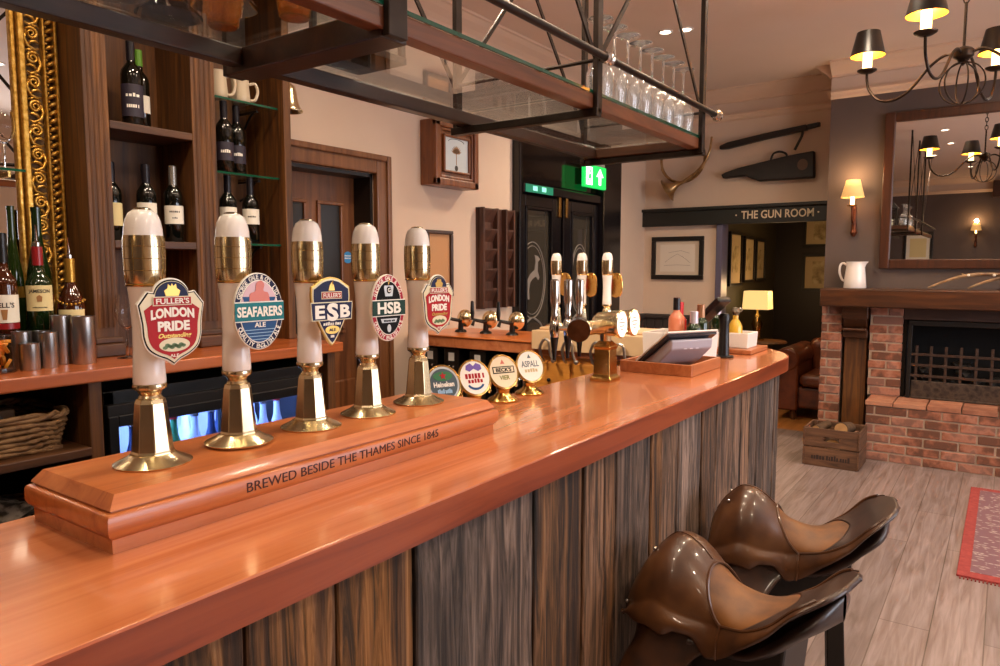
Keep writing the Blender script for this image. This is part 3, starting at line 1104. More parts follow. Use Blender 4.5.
def ell(rx, rz, n=40, a0=0, a1=360, cx=0, cz=0):
    return [(cx + rx * math.cos(math.radians(a0 + (a1 - a0) * i / n)), cz + rz * math.sin(math.radians(a0 + (a1 - a0) * i / n))) for i in range(n + (0 if a1 - a0 == 360 else 1))]


def sm(pts):
    return [(p.x, p.y) for p in cat_rom([Vector((a, b, 0)) for a, b in pts], 5)]


def shield_lp(k=1.0):
    W, H = 0.118 * k, 0.146 * k
    right = sm([(0.0, -0.5), (0.10, -0.44), (0.25, -0.385), (0.38, -0.30), (0.44, -0.17), (0.455, 0.0), (0.5, 0.21)]) + [(0.36, 0.355)]
    right = [(x * W, z * H) for x, z in right]
    dome = [(x, z) for x, z in ell(0.275 * W, 0.2 * H, 16, 12, 168, 0, 0.30 * H)]
    left = [(-x, z) for x, z in right[::-1]]
    return right + dome + left[:-1]


def clip_lp(pump):
    c = plate(shield_lp(1.0), WHITE, pump, 0.003, 0.006, 'pump_clip', bevel=0.001)
    plate(shield_lp(0.965), BLACK, c, -0.003, 0.0008, 'black_border')
    plate(shield_lp(0.93), CREAMB, c, -0.0038, 0.0008, 'cream_border')
    body = [(x * 0.82, z * 0.80 - 0.004) for x, z in shield_lp(1.0) if z < 0.05]
    plate(body, RED, c, -0.0046, 0.001, 'red_field')
    plate(ell(0.029, 0.026, 24, 0, 180, 0, 0.041), NAVY, c, -0.0046, 0.001, 'navy_dome')
    cr = [(-0.011, 0.043), (-0.014, 0.052), (-0.008, 0.056), (-0.007, 0.063), (-0.002, 0.059), (0, 0.064), (0.002, 0.059), (0.007, 0.063), (0.008, 0.056), (0.014, 0.052), (0.011, 0.043)]
    plate(cr, GOLDT, c, -0.0056, 0.001, 'crest')
    plate([(-0.034, 0.0275), (0.034, 0.0275), (0.034, 0.0425), (-0.034, 0.0425)], CREAMB, c, -0.0056, 0.0008, 'banner_border')
    plate([(-0.0325, 0.029), (0.0325, 0.029), (0.0325, 0.041), (-0.0325, 0.041)], RED, c, -0.0064, 0.0006, 'banner')
    text("FULLER'S", WHITE, c, 0, 0.035, 0.0095, 0.058, y=-0.0072, bold=0.02)
    text('LONDON', WHITE, c, 0, 0.0125, 0.0165, 0.076, y=-0.0058, bold=0.045, curve=0.004)
    text('PRIDE', WHITE, c, 0.001, -0.0065, 0.0165, 0.056, y=-0.0058, bold=0.045)
    text('Outstanding', GOLDT, c, 0.002, -0.0235, 0.010, 0.058, y=-0.0058, bold=0.02, slant=0.35)
    plate(ell(0.027, 0.0115, 28, 0, 360, 0.001, -0.038), CREAMB, c, -0.0056, 0.0006, 'hop_panel')
    hp = MB()
    for i in range(9):
        hp.prism(ell(0.0045, 0.003, 8, 0, 360, -0.016 + 0.004 * i, -0.042 + 0.002 * ((i * 5) % 3)), -0.0068, -0.0062)
    hp.build('hop_sprig', P('badge_leaf_green', '5E7A4A', 0.5), c)
    text('ALE', WHITE, c, 0, -0.056, 0.005, 0.016, y=-0.0058)
    return c


def ellipse_clip(pump, W, H, ringmat, inner, band, word, wordh, wordw, top, bottom):
    rx, rz = W / 2, H / 2
    c = plate(ell(rx, rz), WHITE, pump, 0.003, 0.006, 'pump_clip', bevel=0.001)
    plate(ell(rx * 0.965, rz * 0.972), ringmat, c, -0.003, 0.0008, 'ring')
    plate(ell(rx * 0.79, rz * 0.82), WHITE, c, -0.0038, 0.0006, 'inner_border')
    bh = 0.0165
    for (a0, a1, mt, nm) in ((18, 162, inner[0], 'upper_field'), (198, 342, inner[1], 'lower_field')):
        plate(ell(rx * 0.755, rz * 0.79, 30, a0, a1), mt, c, -0.0044, 0.0008, nm)
    plate([(-rx * 0.985, -bh - 0.002), (rx * 0.985, -bh - 0.002), (rx * 0.985, bh + 0.002), (-rx * 0.985, bh + 0.002)], WHITE, c, -0.0052, 0.0008, 'band_border')
    plate([(-rx * 0.985, -bh), (rx * 0.985, -bh), (rx * 0.985, bh), (-rx * 0.985, bh)], band, c, -0.006, 0.0008, 'band')
    text(word, WHITE, c, 0, 0, wordh, wordw, y=-0.0069, bold=0.03)
    ring_text(top, WHITE, c, 0, 0, rx * 0.875, rz * 0.895, 158, 22, 0.0085, -0.0039)
    ring_text(bottom, WHITE, c, 0, 0, rx * 0.875, rz * 0.895, 206, 334, 0.0085, -0.0039, True)
    return c


def clip_seafarers(pump):
    c = ellipse_clip(pump, 0.108, 0.143, NAVY, (SKYP, SEAB), TEAL, 'SEAFARERS', 0.019, 0.098, 'GEORGE GALE & CO. LTD.', 'QUALITY ENGLISH ALE')
    plate([(-0.033, 0.019), (0.033, 0.019), (0.036, 0.026), (-0.036, 0.028)], SEAB, c, -0.0053, 0.0004, 'sea_strip')
    plate(sm([(-0.022, 0.019), (-0.02, 0.033), (-0.009, 0.038), (-0.006, 0.052), (0.004, 0.057), (0.011, 0.05), (0.009, 0.038), (0.019, 0.034), (0.022, 0.019)]), CORAL, c, -0.0058, 0.0006, 'red_figure')
    text('ALE', WHITE, c, 0, -0.0245, 0.009, 0.024, y=-0.0054, bold=0.02)
    wv = MB()
    for i in range(4):
        hw = 0.034 - 0.005 * i
        wv.prism([(-hw, -0.033 - i * 0.006), (hw, -0.033 - i * 0.006), (hw, -0.0342 - i * 0.006), (-hw, -0.0342 - i * 0.006)], -0.0058, -0.0053)
    wv.build('small_print', P('badge_pale_blue', '9AC0DC', 0.4), c)
    return c


def clip_hsb(pump):
    c = ellipse_clip(pump, 0.106, 0.15, PINKR, (BLACK, BLACK), DGREEN, 'HSB', 0.026, 0.074, 'GEORGE GALE & CO.', 'QUALITY ENGLISH ALE')
    plate([(-0.013, 0.05), (0.013, 0.05), (0.015, 0.046), (0.011, 0.026), (-0.011, 0.026), (-0.015, 0.046)], P('badge_silver', 'B8B8B4', 0.35, 0.5), c, -0.0053, 0.0006, 'tankard_emblem')
    plate(ell(0.007, 0.008, 16, 0, 360, 0, 0.04), BLACK, c, -0.006, 0.0005, 'emblem_centre')
    text('G', WHITE, c, 0, 0.04, 0.009, y=-0.0066)
    plate([(-0.026, -0.024), (0.026, -0.024), (0.022, -0.033), (-0.022, -0.033)], P('badge_silver', 'B8B8B4', 0.35, 0.5), c, -0.0053, 0.0006, 'scroll')
    text('~~~~~~~', BLACK, c, 0, -0.0285, 0.005, 0.034, y=-0.006)
    plate(ell(0.006, 0.009, 14, 0, 360, 0, -0.046), P('badge_silver', 'B8B8B4', 0.35, 0.5), c, -0.0053, 0.0006, 'hop_emblem')
    return c


def shield_esb(k=1.0):
    W, H = 0.112 * k, 0.142 * k
    r = sm([(0, -0.5), (0.09, -0.43), (0.25, -0.24), (0.40, -0.02)]) + sm([(0.44, 0.10), (0.46, 0.22), (0.45, 0.36)]) + sm([(0.42, 0.37), (0.2, 0.47), (0.0, 0.5)])
    r = [(x * W, z * H) for x, z in r]
    return r + [(-x, z) for x, z in r[::-1][1:-1]]


def clip_esb(pump):
    c = plate(shield_esb(1.0), GOLDT, pump, 0.003, 0.006, 'pump_clip', bevel=0.001)
    plate(shield_esb(0.95), CREAMB, c, -0.003, 0.0008, 'cream_border')
    plate(shield_esb(0.9), NAVY, c, -0.0038, 0.0008, 'navy_field')
    plate([(-0.053, -0.018), (0.053, -0.018), (0.056, 0.02), (-0.056, 0.02)], CREAMB, c, -0.0046, 0.0012, 'band_border')
    plate([(-0.051, -0.016), (0.051, -0.016), (0.054, 0.018), (-0.054, 0.018)], NAVY, c, -0.0058, 0.0006, 'band')
    text('E', WHITE, c, -0.033, 0.0, 0.027, 0.025, y=-0.0066, bold=0.04)
    text('S', WHITE, c, 0.0, -0.001, 0.037, 0.03, y=-0.0068, bold=0.045)
    text('B', WHITE, c, 0.034, 0.0, 0.027, 0.027, y=-0.0066, bold=0.04)
    plate([(-0.027, 0.026), (0.027, 0.026), (0.027, 0.041), (-0.027, 0.041)], CREAMB, c, -0.0046, 0.0008, 'banner_border')
    plate([(-0.0255, 0.0275), (0.0255, 0.0275), (0.0255, 0.0395), (-0.0255, 0.0395)], RED, c, -0.0054, 0.0006, 'banner')
    text("FULLER'S", WHITE, c, 0, 0.0335, 0.009, 0.046, y=-0.0062)
    plate([(-0.008, 0.043), (-0.005, 0.054), (0, 0.060), (0.006, 0.054), (0.008, 0.043)], GOLDT, c, -0.0046, 0.001, 'crest')
    text('~~~~~~~~', WHITE, c, 0, -0.0245, 0.007, 0.046, y=-0.0046, bold=0.01, slant=0.2)
    plate(ell(0.019, 0.0085, 24, 0, 360, 0, -0.0375), GOLDT, c, -0.0046, 0.0008, 'oval_emblem')
    text('ALE', NAVY, c, 0, -0.0375, 0.006, 0.018, y=-0.0056)
    text('~~~', WHITE, c, 0, -0.051, 0.005, y=-0.0046)
    return c


# ------------------------------------------------------------------ hand pumps
def hand_pump(label, loc, rz, clip, group, off=0.052):
    p = thing('hand_pump', label, 'beer pump', loc, rz, group)
    MB().lathe([(0.0, 0.0), (0.062, 0.0), (0.0635, 0.003), (0.058, 0.006), (0.045, 0.012), (0.036, 0.018), (0.0, 0.018)], 20).build('flange', BRASS, p, True, angle=0.35)
    col = MB()
    lv = []
    for r, z in ((0.034, 0.016), (0.0355, 0.019), (0.0335, 0.024), (0.030, 0.06), (0.0255, 0.105), (0.0225, 0.113)):
        lv.append([(r * math.cos(PI / 8 + i * PI / 4), r * math.sin(PI / 8 + i * PI / 4), z) for i in range(8)])
    col.rings(lv)
    col.build('octagonal_column', BRASS, p, bevel=0.0012)
    MB().lathe([(0.018, 0.110), (0.0195, 0.114), (0.0165, 0.119), (0.020, 0.126), (0.0265, 0.130), (0.0275, 0.134), (0.0265, 0.138), (0.022, 0.140)], 28).build('collar', BRASS, p, True)
    MB().lathe([(0.0, 0.139), (0.0255, 0.139), (0.0262, 0.142), (0.0255, 0.16), (0.0238, 0.20), (0.0235, 0.235), (0.0252, 0.275), (0.0285, 0.305), (0.0288, 0.3085), (0.0, 0.3085)], 32).build('handle_sleeve', PORC, p, True, angle=0.8)
    MB().lathe([(0.0, 0.308), (0.0292, 0.308), (0.0305, 0.311), (0.0318, 0.33), (0.0325, 0.35), (0.0324, 0.37), (0.0320, 0.381), (0.0312, 0.388), (0.0, 0.388)], 32).build('brass_band', BRASS, p, True, angle=0.8)
    en = MB()
    for zz, rr in ((0.330, 0.0319), (0.350, 0.0326), (0.370, 0.0325)):
        en.tube([(rr * math.cos(a * PI / 16), rr * math.sin(a * PI / 16), zz) for a in range(32)], 0.0005, 4, True)
    for a in range(12):
        c_, s_ = math.cos(a * PI / 6), math.sin(a * PI / 6)
        en.tube([(r * c_, r * s_, z) for r, z in ((0.0308, 0.312), (0.0319, 0.33), (0.0326, 0.35), (0.0325, 0.37), (0.0318, 0.385))], 0.0004, 4)
    en.build('engraved_lines', BRASSD, p, 'all')
    MB().lathe([(0.0306, 0.388), (0.0298, 0.400), (0.0272, 0.414), (0.0225, 0.425), (0.015, 0.4305), (0.0, 0.4315)], 32).build('handle_tip', PORC, p, True, angle=0.9)
    MB().lathe([(0.014, 0.4312), (0.014, 0.4328), (0.009, 0.4345), (0.0, 0.435)], 20).build('tip_button', BRASS, p, True)
    br = MB()
    br.tube(cat_rom([(0.018, -0.020, 0.306), (0.024, -0.036, 0.312), (0.022, -0.050, 0.312), (0.014, -0.055, 0.300), (0.012, -0.05, 0.28)], 6), 0.003, 8)
    br.tube([(0.0285 * math.cos(a * PI / 12), 0.0285 * math.sin(a * PI / 12), 0.306) for a in range(24)], 0.0025, 6, True)
    br.build('clip_bracket', BRASSB, p, True)
    c = clip(p)
    c.location = (0.013, -off, 0.251 if clip is clip_seafarers else 0.245)
    return p


HG = 'hand pumps on the lettered plinth'
hand_pump('white-handled brass hand pump nearest the camera, with a large red shield clip', (0.647, 1.187, 1.185), 0, clip_lp, HG)
hand_pump('white-handled brass hand pump with an oval teal-banded navy clip', (0.817, 1.187, 1.188), 0, clip_seafarers, HG)
hand_pump('white-handled brass hand pump with a pointed navy blue shield clip', (0.992, 1.187, 1.185), 0, clip_esb, HG)
hand_pump('white-handled brass hand pump with a raspberry-ringed oval clip', (1.158, 1.187, 1.185), 0, clip_hsb, HG)
hand_pump('white-handled brass hand pump farthest along the lettered plinth, with a small red shield clip', (1.332, 1.187, 1.185), 0, clip_lp, HG)


def clip_plain(pump):
    c = plate(sm([(0, -0.072), (0.045, -0.055), (0.06, 0.0), (0.045, 0.055), (0, 0.072), (-0.045, 0.055), (-0.06, 0.0), (-0.045, -0.055), (0, -0.072)])[:-1], BRASSB, pump, 0.003, 0.008, 'pump_clip', bevel=0.002)
    plate(ell(0.04, 0.048), RED, c, -0.005, 0.001, 'badge_face')
    return c


for yy, q in ((2.09, 'leftmost of the three white-handled pumps facing away on the beige plinth'), (1.925, 'middle one of the three white-handled pumps facing away on the beige plinth'), (1.77, 'white-handled pump facing away, just behind the brass column')):
    fp = hand_pump(q, (3.52, yy, 1.190), math.radians(64), clip_plain, 'far hand pumps seen from behind', 0.072)
    fp.scale = (0.95, 0.95, 0.95)

# ------------------------------------------------------------------ keg fonts with round lenses
def keg_font(label, loc, face, n_dir, group, r=0.056):
    p = thing('keg_font', label, 'beer tap', loc, 0, group)
    p.scale = (0.94, 0.94, 0.97)
    MB().lathe([(0, 0), (0.050, 0), (0.052, 0.004), (0.046, 0.010), (0.030, 0.018), (0.022, 0.028), (0.024, 0.040), (0.018, 0.046), (0, 0.05)], 24).build('base', BRASSB, p, True)
    nd = Vector(n_dir).normalized()
    c0 = Vector((0, 0, 0.094))
    nk = MB()
    nk.tube(cat_rom([(0, 0, 0.03), (0, 0, 0.05), c0 - nd * 0.02], 5), [0.019] * 11, 12)
    nk.build('neck', BRASSB, p, True)
    zq = nd.to_track_quat('-Y', 'Z').to_matrix().to_4x4()
    Mz = Matrix.Translation(c0) @ zq
    Ml = Mz @ Matrix.Rotation(R90, 4, 'X')
    hd = MB()
    hd.lathe([(0, -0.062), (0.022, -0.058), (0.034, -0.045), (0.040, -0.03), (0.042, -0.012), (r, -0.006), (r + 0.003, 0.0), (r + 0.002, 0.005), (r - 0.003, 0.007), (r - 0.004, 0.004), (0, 0.004)], 32, Ml)
    head = hd.build('lens_housing', BRASSB, p, True, angle=0.5)
    face(head, Mz, r - 0.004)
    tp = MB()
    a = c0 - nd * 0.055
    tp.tube(cat_rom([a, a - nd * 0.03, a - nd * 0.045 + Vector((0, 0, -0.02)), a - nd * 0.046 + Vector((0, 0, -0.045))], 5), 0.008, 8)
    tp.build('tap_spout', CHROME, p, True)
    return p


def disc(r, mat, parent, Mz, y, th=0.0008, name='disc', rx=1.0, cx=0, cz=0):
    m = MB()
    m.prism(ell(r * rx, r, 32, 0, 360, cx, cz), y - th, y, Mz)
    return m.build(name, mat, parent)


def face_green(hd, Mz, r):
    disc(r, P('badge_silver', 'B8B8B4', 0.35, 0.5), hd, Mz, -0.0042, name='silver_rim')
    disc(r * 0.88, PGREY, hd, Mz, -0.005, name='slate_field')
    m = MB()
    m.prism(ell(r * 0.62, r * 0.27, 24, 0, 360, 0, r * 0.44), -0.0068, -0.0058, Mz)
    m.build('green_label', P('badge_green', '1E6A34', 0.4), hd)
    st = []
    for i in range(10):
        rr = r * (0.24 if i % 2 == 0 else 0.1)
        st.append((rr * math.sin(i * PI / 5), r * 0.45 + rr * math.cos(i * PI / 5)))
    m = MB()
    m.prism(st, -0.0078, -0.0068, Mz)
    m.build('red_star', RED, hd)
    text('Heineken', WHITE, hd, 0, -r * 0.03, r * 0.30, r * 1.3, y=-0.0062, bold=0.03, M=Mz)
    text('~~~~~~~~~~', P('badge_pale_blue', '9AC0DC', 0.4), hd, 0, -r * 0.42, r * 0.26, r * 0.9, y=-0.0062, bold=0.02, M=Mz)


def face_red(hd, Mz, r):
    disc(r, WHITE, hd, Mz, -0.0042, name='white_face')
    m = MB()
    m.prism([(x * r, z * r + 0.5 * r) for x, z in ((-0.55, 0), (-0.5, 0.25), (-0.2, 0.38), (0, 0.2), (0.2, 0.38), (0.5, 0.25), (0.55, 0), (0.3, -0.12), (0, 0.04), (-0.3, -0.12))], -0.006, -0.005, Mz)
    m.build('purple_crest', PURPLE, hd)
    text('~~~~~~', RED, hd, 0, r * 0.1, r * 0.3, r * 1.3, y=-0.0052, bold=0.05, M=Mz)
    text('~~~~~', RED, hd, 0, -r * 0.2, r * 0.24, r * 1.0, y=-0.0052, bold=0.05, M=Mz)
    m = MB()
    A = ell(r * 0.62, r * 0.5, 16, 205, 335, 0, -r * 0.25)
    Bq = ell(r * 0.5, r * 0.36, 16, 205, 335, 0, -r * 0.25)
    m.prism(A + Bq[::-1], -0.006, -0.005, Mz)
    m.build('blue_ribbon', SEAB, hd)


def face_box(hd, Mz, r):
    disc(r, P('badge_ivory', 'E4D2AE', 0.4), hd, Mz, -0.0042, name='ivory_face')
    m = MB()
    m.prism([(-r * 0.8, -r * 0.1), (r * 0.8, -r * 0.1), (r * 0.8, r * 0.34), (-r * 0.8, r * 0.34)], -0.006, -0.005, Mz)
    m.build('black_box', BLACK, hd)
    m = MB()
    m.prism([(-r * 0.73, -r * 0.04), (r * 0.73, -r * 0.04), (r * 0.73, r * 0.28), (-r * 0.73, r * 0.28)], -0.0066, -0.006, Mz)
    m.build('box_fill', P('badge_ivory', 'E4D2AE', 0.4), hd)
    text("BECK'S", BLACK, hd, 0, r * 0.12, r * 0.26, r * 1.15, y=-0.0067, bold=0.03, M=Mz)
    text('VIER', P('badge_olive', '7A7A2A', 0.4), hd, 0, -r * 0.38, r * 0.28, r * 0.75, y=-0.0052, bold=0.03, M=Mz)
    m = MB()
    m.prism([(-r * 0.16, r * 0.5), (r * 0.16, r * 0.5), (0, r * 0.78)], -0.006, -0.005, Mz)
    m.build('coral_mark', CORAL, hd)


def face_pale(hd, Mz, r):
    disc(r, P('badge_pale', 'E8E2D2', 0.4), hd, Mz, -0.0042, name='pale_face')
    text('ASPALL', GREYT, hd, 0, r * 0.16, r * 0.42, r * 1.4, y=-0.0052, bold=0.01, M=Mz)
    text('~~~~~', P('badge_faint_gold', 'BCA878', 0.5), hd, 0, -r * 0.28, r * 0.24, r * 1.0, y=-0.0052, M=Mz)
    m = MB()
    m.prism([(-r * 0.14, r * 0.55), (r * 0.14, r * 0.55), (0, r * 0.82)], -0.006, -0.005, Mz)
    m.build('small_mark', GREYT, hd)


KG = 'keg taps with round lenses on the bar'
for x, fc, q in ((1.545, face_green, 'brass keg tap with a dark slate and green round lens, half behind the plinth'), (1.69, face_red, 'brass keg tap with a white round lens printed in red and purple'),
                 (1.84, face_box, 'brass keg tap with an ivory round lens with a black box'), (1.995, face_pale, 'brass keg tap with a pale round lens in grey letters, farthest of the row')):
    keg_font(q, (x, 1.285, 1.1005), fc, (-0.38, -0.85, 0.36), KG)

# ------------------------------------------------------------------ brass T-font with lit lenses
t = thing('brass_beer_font', 'square brass column on the bar carrying two brightly lit round lenses', 'beer tap', (2.40, 1.21, 1.10))
sq = lambda r, z: [(-r, -r, z), (r, -r, z), (r, r, z), (-r, r, z)]
MB().rings([sq(0.042, 0), sq(0.042, 0.012), sq(0.036, 0.018), sq(0.033, 0.026), sq(0.031, 0.118), sq(0.034, 0.124), sq(0.036, 0.130), sq(0.028, 0.138), sq(0.018, 0.15)]).build('column', BRASSB, t, bevel=0.002)
m = MB()
m.tube([(-0.16, 0, 0.205), (0.13, 0, 0.205)], 0.026, 18)
for xx in (-0.16, 0.13):
    m.ball((xx, 0, 0.205), 0.028, 3)
m.tube([(0, 0, 0.14), (0, 0, 0.2)], [0.02, 0.024], 14)
m.build('cross_tube', BRASS, t, True)
LENS = emit('lit_white_lens', 'FFF6E6', 0.85)
for xx, lit in ((0.005, True), (0.115, True)):
    nd = Vector((0.02, -1.0, 0.02)).normalized()
    zq = nd.to_track_quat('-Y', 'Z').to_matrix().to_4x4()
    Mz = Matrix.Translation((xx, -0.02, 0.212)) @ zq
    Ml = Mz @ Matrix.Rotation(R90, 4, 'X')
    h = MB().lathe([(0, -0.07), (0.03, -0.066), (0.043, -0.05), (0.045, -0.02), (0.046, 0.02), (0.050, 0.028), (0.052, 0.034), (0.052, 0.042), (0.048, 0.046), (0.046, 0.040), (0, 0.040)], 32, Ml).build('lens_housing', BRASS, t, True, angle=0.5)
    disc(0.046, LENS, h, Mz, -0.0405, 0.002, 'lit_lens')
    mq = MB()
    for zz, hw in ((0.016, 0.015), (0.003, 0.028), (-0.010, 0.022), (-0.022, 0.013)):
        mq.prism([(-hw, zz), (hw, zz), (hw, zz + 0.006), (-hw, zz + 0.006)], -0.0435, -0.0425, Mz)
    mq.build('faint_badge', P('faint_badge_grey', 'B8B4AC', 0.5), h)
h = MB().lathe([(0, -0.05), (0.03, -0.045), (0.036, -0.03), (0.036, 0.03), (0.041, 0.034), (0.041, 0.044), (0, 0.044)], 28, Matrix.Translation((-0.165, 0.02, 0.205)) @ Vector((-0.85, -0.4, -0.1)).normalized().to_track_quat('Z', 'Y').to_matrix().to_4x4()).build('dark_end_cap', mottled('dark_bronze', ['3A2A1C', '5A4430'], 20, 0.3, 0, 0.8), t, True, angle=0.5)
# three levers and spouts on the back of the tube
for i, (xx, yy) in enumerate(((-0.17, 0.12), (-0.09, 0.11), (-0.02, 0.10))):
    tp = MB()
    tp.tube([(xx + 0.05, 0.01, 0.205), (xx, yy, 0.20)], 0.010, 10)
    tp.lathe([(0.0, 0.165), (0.014, 0.167), (0.019, 0.19), (0.017, 0.222), (0.010, 0.232), (0.0, 0.236)], 16, Matrix.Translation((xx, yy, 0)))
    tp = tp.build('tap_body', CHROME, t, True)
    MB().lathe([(0.0, 0.232), (0.010, 0.232), (0.013, 0.25), (0.010, 0.262), (0.016, 0.30), (0.016, 0.372), (0.012, 0.377), (0, 0.379)], 16, Matrix.Translation((xx, yy, 0))).build('lever', CHROME, tp, True)
    MB().lathe([(0.0, 0.085), (0.006, 0.085), (0.009, 0.12), (0.013, 0.15), (0.016, 0.168), (0, 0.168)], 14, Matrix.Translation((xx, yy, 0))).build('nozzle', BLACKG, tp, True)


def wb(mb, name, mat, parent, **kw):
    """build from world coordinates under a thing (unrotated) or one of its parts"""
    o = mb.build(name, mat, parent, **kw)
    off = Vector((0, 0, 0))
    q = parent
    while q:
        off += Vector(q.location)
        q = q.parent
    o.location = -off
    return o


# ================================================================== OVERHEAD RACK
t = thing('overhead_rack', 'steel and wood hanging glass rack with glass shelves above the bar', 'glass rack', (1.4, 1.31, 2.0))
wb(bx((-0.6, 1.05, 2.0), (2.915, 1.095, 2.042)), 'wood_edge', RACKW, t, bevel=0.004)
wb(bx((-0.6, 1.515, 2.0), (2.915, 1.557, 2.042)), 'wood_edge', RACKD, t, bevel=0.004)
wb(bx((2.885, 1.05, 2.0), (2.92, 1.58, 2.042)), 'wood_edge', OAKY, t, bevel=0.004)
m = MB()
m.box((1.085, 1.06, 1.985), (1.165, 1.58, 2.043))
wb(m, 'cross_beam', RACKD, t, bevel=0.004)
for X in (1.975, 2.895):
    wb(bx((X, 1.035, 1.975), (X + 0.03, 1.6, 2.0)), 'cross_bar', STEEL, t, bevel=0.002)
for a, b in ((-0.6, 1.085), (1.105, 1.985), (1.995, 2.91)):
    g = wb(bx((a, 1.054, 2.044), (b, 1.575, 2.052)), 'glass_shelf', SHELFG, t)
    wb(bx((a, 1.049, 2.0435), (b, 1.0535, 2.0525)), 'polished_edge', GREENE, g)
for X, wd in ((1.085, 0.055), (1.978, 0.032), (2.885, 0.032)):
    for Y in (1.035, 1.575):
        wb(bx((X, Y, 1.985), (X + wd, Y + 0.018, 3.2)), 'hanger_post', STEEL, t, bevel=0.002)
Zr = 2.142
wb(MB().tube([(-0.6, 1.01, Zr), (2.95, 1.01, Zr)], 0.0115, 14), 'hand_rail', STEEL, t, smooth=True)
fin = MB()
fin.lathe([(0, 0), (0.016, 0), (0.018, 0.012), (0.012, 0.018), (0.012, 0.024), (0.020, 0.03), (0.024, 0.045), (0.020, 0.06), (0.010, 0.068), (0, 0.07)], 18, Matrix.Translation((2.94, 1.01, Zr)) @ Matrix.Rotation(R90, 4, 'Y'))
wb(fin, 'rail_finial', CHROME, t, smooth=True)
for X in (1.11, 1.994):
    c = MB().lathe([(0.0, -0.025), (0.016, -0.025), (0.018, -0.012), (0.015, -0.006), (0.015, 0.006), (0.018, 0.012), (0.016, 0.025), (0, 0.025)], 18, Matrix.Translation((X, 1.01, Zr)) @ Matrix.Rotation(R90, 4, 'Y'))
    wb(c, 'rail_collar', CHROME, t, smooth=True)
for X in (1.975, 2.885):
    wb(MB().tube([(X + 0.012, 1.03, Zr), (X + 0.012, 1.6, Zr)], 0.006, 8), 'tie_bar', STEEL, t, smooth=True)


def flat_bar(p, q, w_, th):
    p, q = Vector(p), Vector(q)
    d = (q - p).normalized()
    s = d.cross(Vector((0, 1, 0))).normalized()
    yv = Vector((0, 1, 0))
    m = MB()
    m.rings([[tuple(c + s * a * w_ / 2 + yv * b * th / 2) for a, b in ((-1, -1), (1, -1), (1, 1), (-1, 1))] for c in (p, q)])
    return m


for (a, b) in ((1.11, 1.99), (1.99, 2.90)):
    for Y in (1.04, 1.585):
        wb(flat_bar((a, Y, Zr), (b, Y, 3.19), 0.016, 0.006), 'brace', STEEL, t)
        wb(flat_bar((b, Y + 0.008, Zr), (a, Y + 0.008, 3.19), 0.016, 0.006), 'brace', STEEL, t)
wb(flat_bar((1.10, 1.04, Zr), (0.2, 1.04, 3.19), 0.016, 0.006), 'brace', STEEL, t)


def stem_glass(label, loc, prof, group, mat=GLASS, name='wine_glass', inverted=True, cat='glass'):
    """profile: outer wall from foot (z=0) to rim"""
    H = prof[-1][1]
    m = MB()
    m.cap = False
    outer = prof
    inner = [(max(r - 0.0014, 0.0), z) for r, z in prof if z > bowl_z(prof) + 0.003][::-1]
    pr = [(0, 0)] + outer + inner + [(0, bowl_z(prof) + 0.004)]
    if inverted:
        pr = [(r, H - z) for r, z in pr]
    m.lathe(pr, 28)
    o = m.build(name, mat, None, True, angle=0.9, loc=loc)
    return tag(o, label, cat, group)


def bowl_z(prof):
    i = max(k for k, (r, z) in enumerate(prof) if r < 0.007)
    return prof[i][1]


WINEP = [(0.042, 0.0), (0.042, 0.0015), (0.016, 0.005), (0.0048, 0.012), (0.004, 0.06), (0.0045, 0.112), (0.012, 0.120), (0.030, 0.138), (0.0425, 0.168), (0.044, 0.195), (0.041, 0.225), (0.036, 0.256)]
base = None
for i in range(8):
    lb = 'upturned wine glass on the hanging rack, %s' % ['first of the row beside the middle post', 'second from the middle post', 'third from the middle post', 'fourth from the middle post', 'fourth from the far rack end', 'third from the far rack end', 'second from the far rack end', 'last of the row by the far rack end'][i]
    loc = (2.125 + 0.103 * i, 1.105, 2.0535)
    if base is None:
        base = stem_glass(lb, loc, WINEP, 'upturned wine glasses on the rack')
    else:
        dup(base, loc, None, lb)
MARTP = [(0.042, 0.0), (0.042, 0.0015), (0.014, 0.006), (0.0046, 0.014), (0.0042, 0.085), (0.005, 0.098), (0.034, 0.130), (0.068, 0.172)]
mart = None
pos = [(0.60, 1.50), (0.75, 1.45), (0.89, 1.49), (0.925, 1.345), (0.78, 1.285), (1.005, 1.165), (0.86, 1.13), (0.66, 1.20), (0.65, 1.35)]
for i, (x, y) in enumerate(pos):
    if mart is None:
        mart = stem_glass('upturned clear cocktail glass on the near end of the hanging rack', (x, y, 2.0535), MARTP, 'cocktail glasses on the near rack shelf', GLASSB, name='cocktail_glass')
    else:
        dup(mart, (x, y, 2.0535))
AMBP = [(0.030, 0.0), (0.033, 0.004), (0.036, 0.03), (0.038, 0.085)]  # amber tumblers added to imitate wood refracted in the clear glasses
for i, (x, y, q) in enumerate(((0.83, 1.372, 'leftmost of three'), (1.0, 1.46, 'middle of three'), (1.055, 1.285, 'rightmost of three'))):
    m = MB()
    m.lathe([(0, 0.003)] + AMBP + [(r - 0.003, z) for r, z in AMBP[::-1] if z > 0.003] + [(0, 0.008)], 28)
    o = m.build('added_amber_tumbler', AMBERG, None, True, angle=0.9, loc=(x, y, 2.0535))
    tag(o, 'added amber tumbler for wood colour refracted in the cocktail glasses, ' + q, 'glass', 'added amber tumblers on the rack')

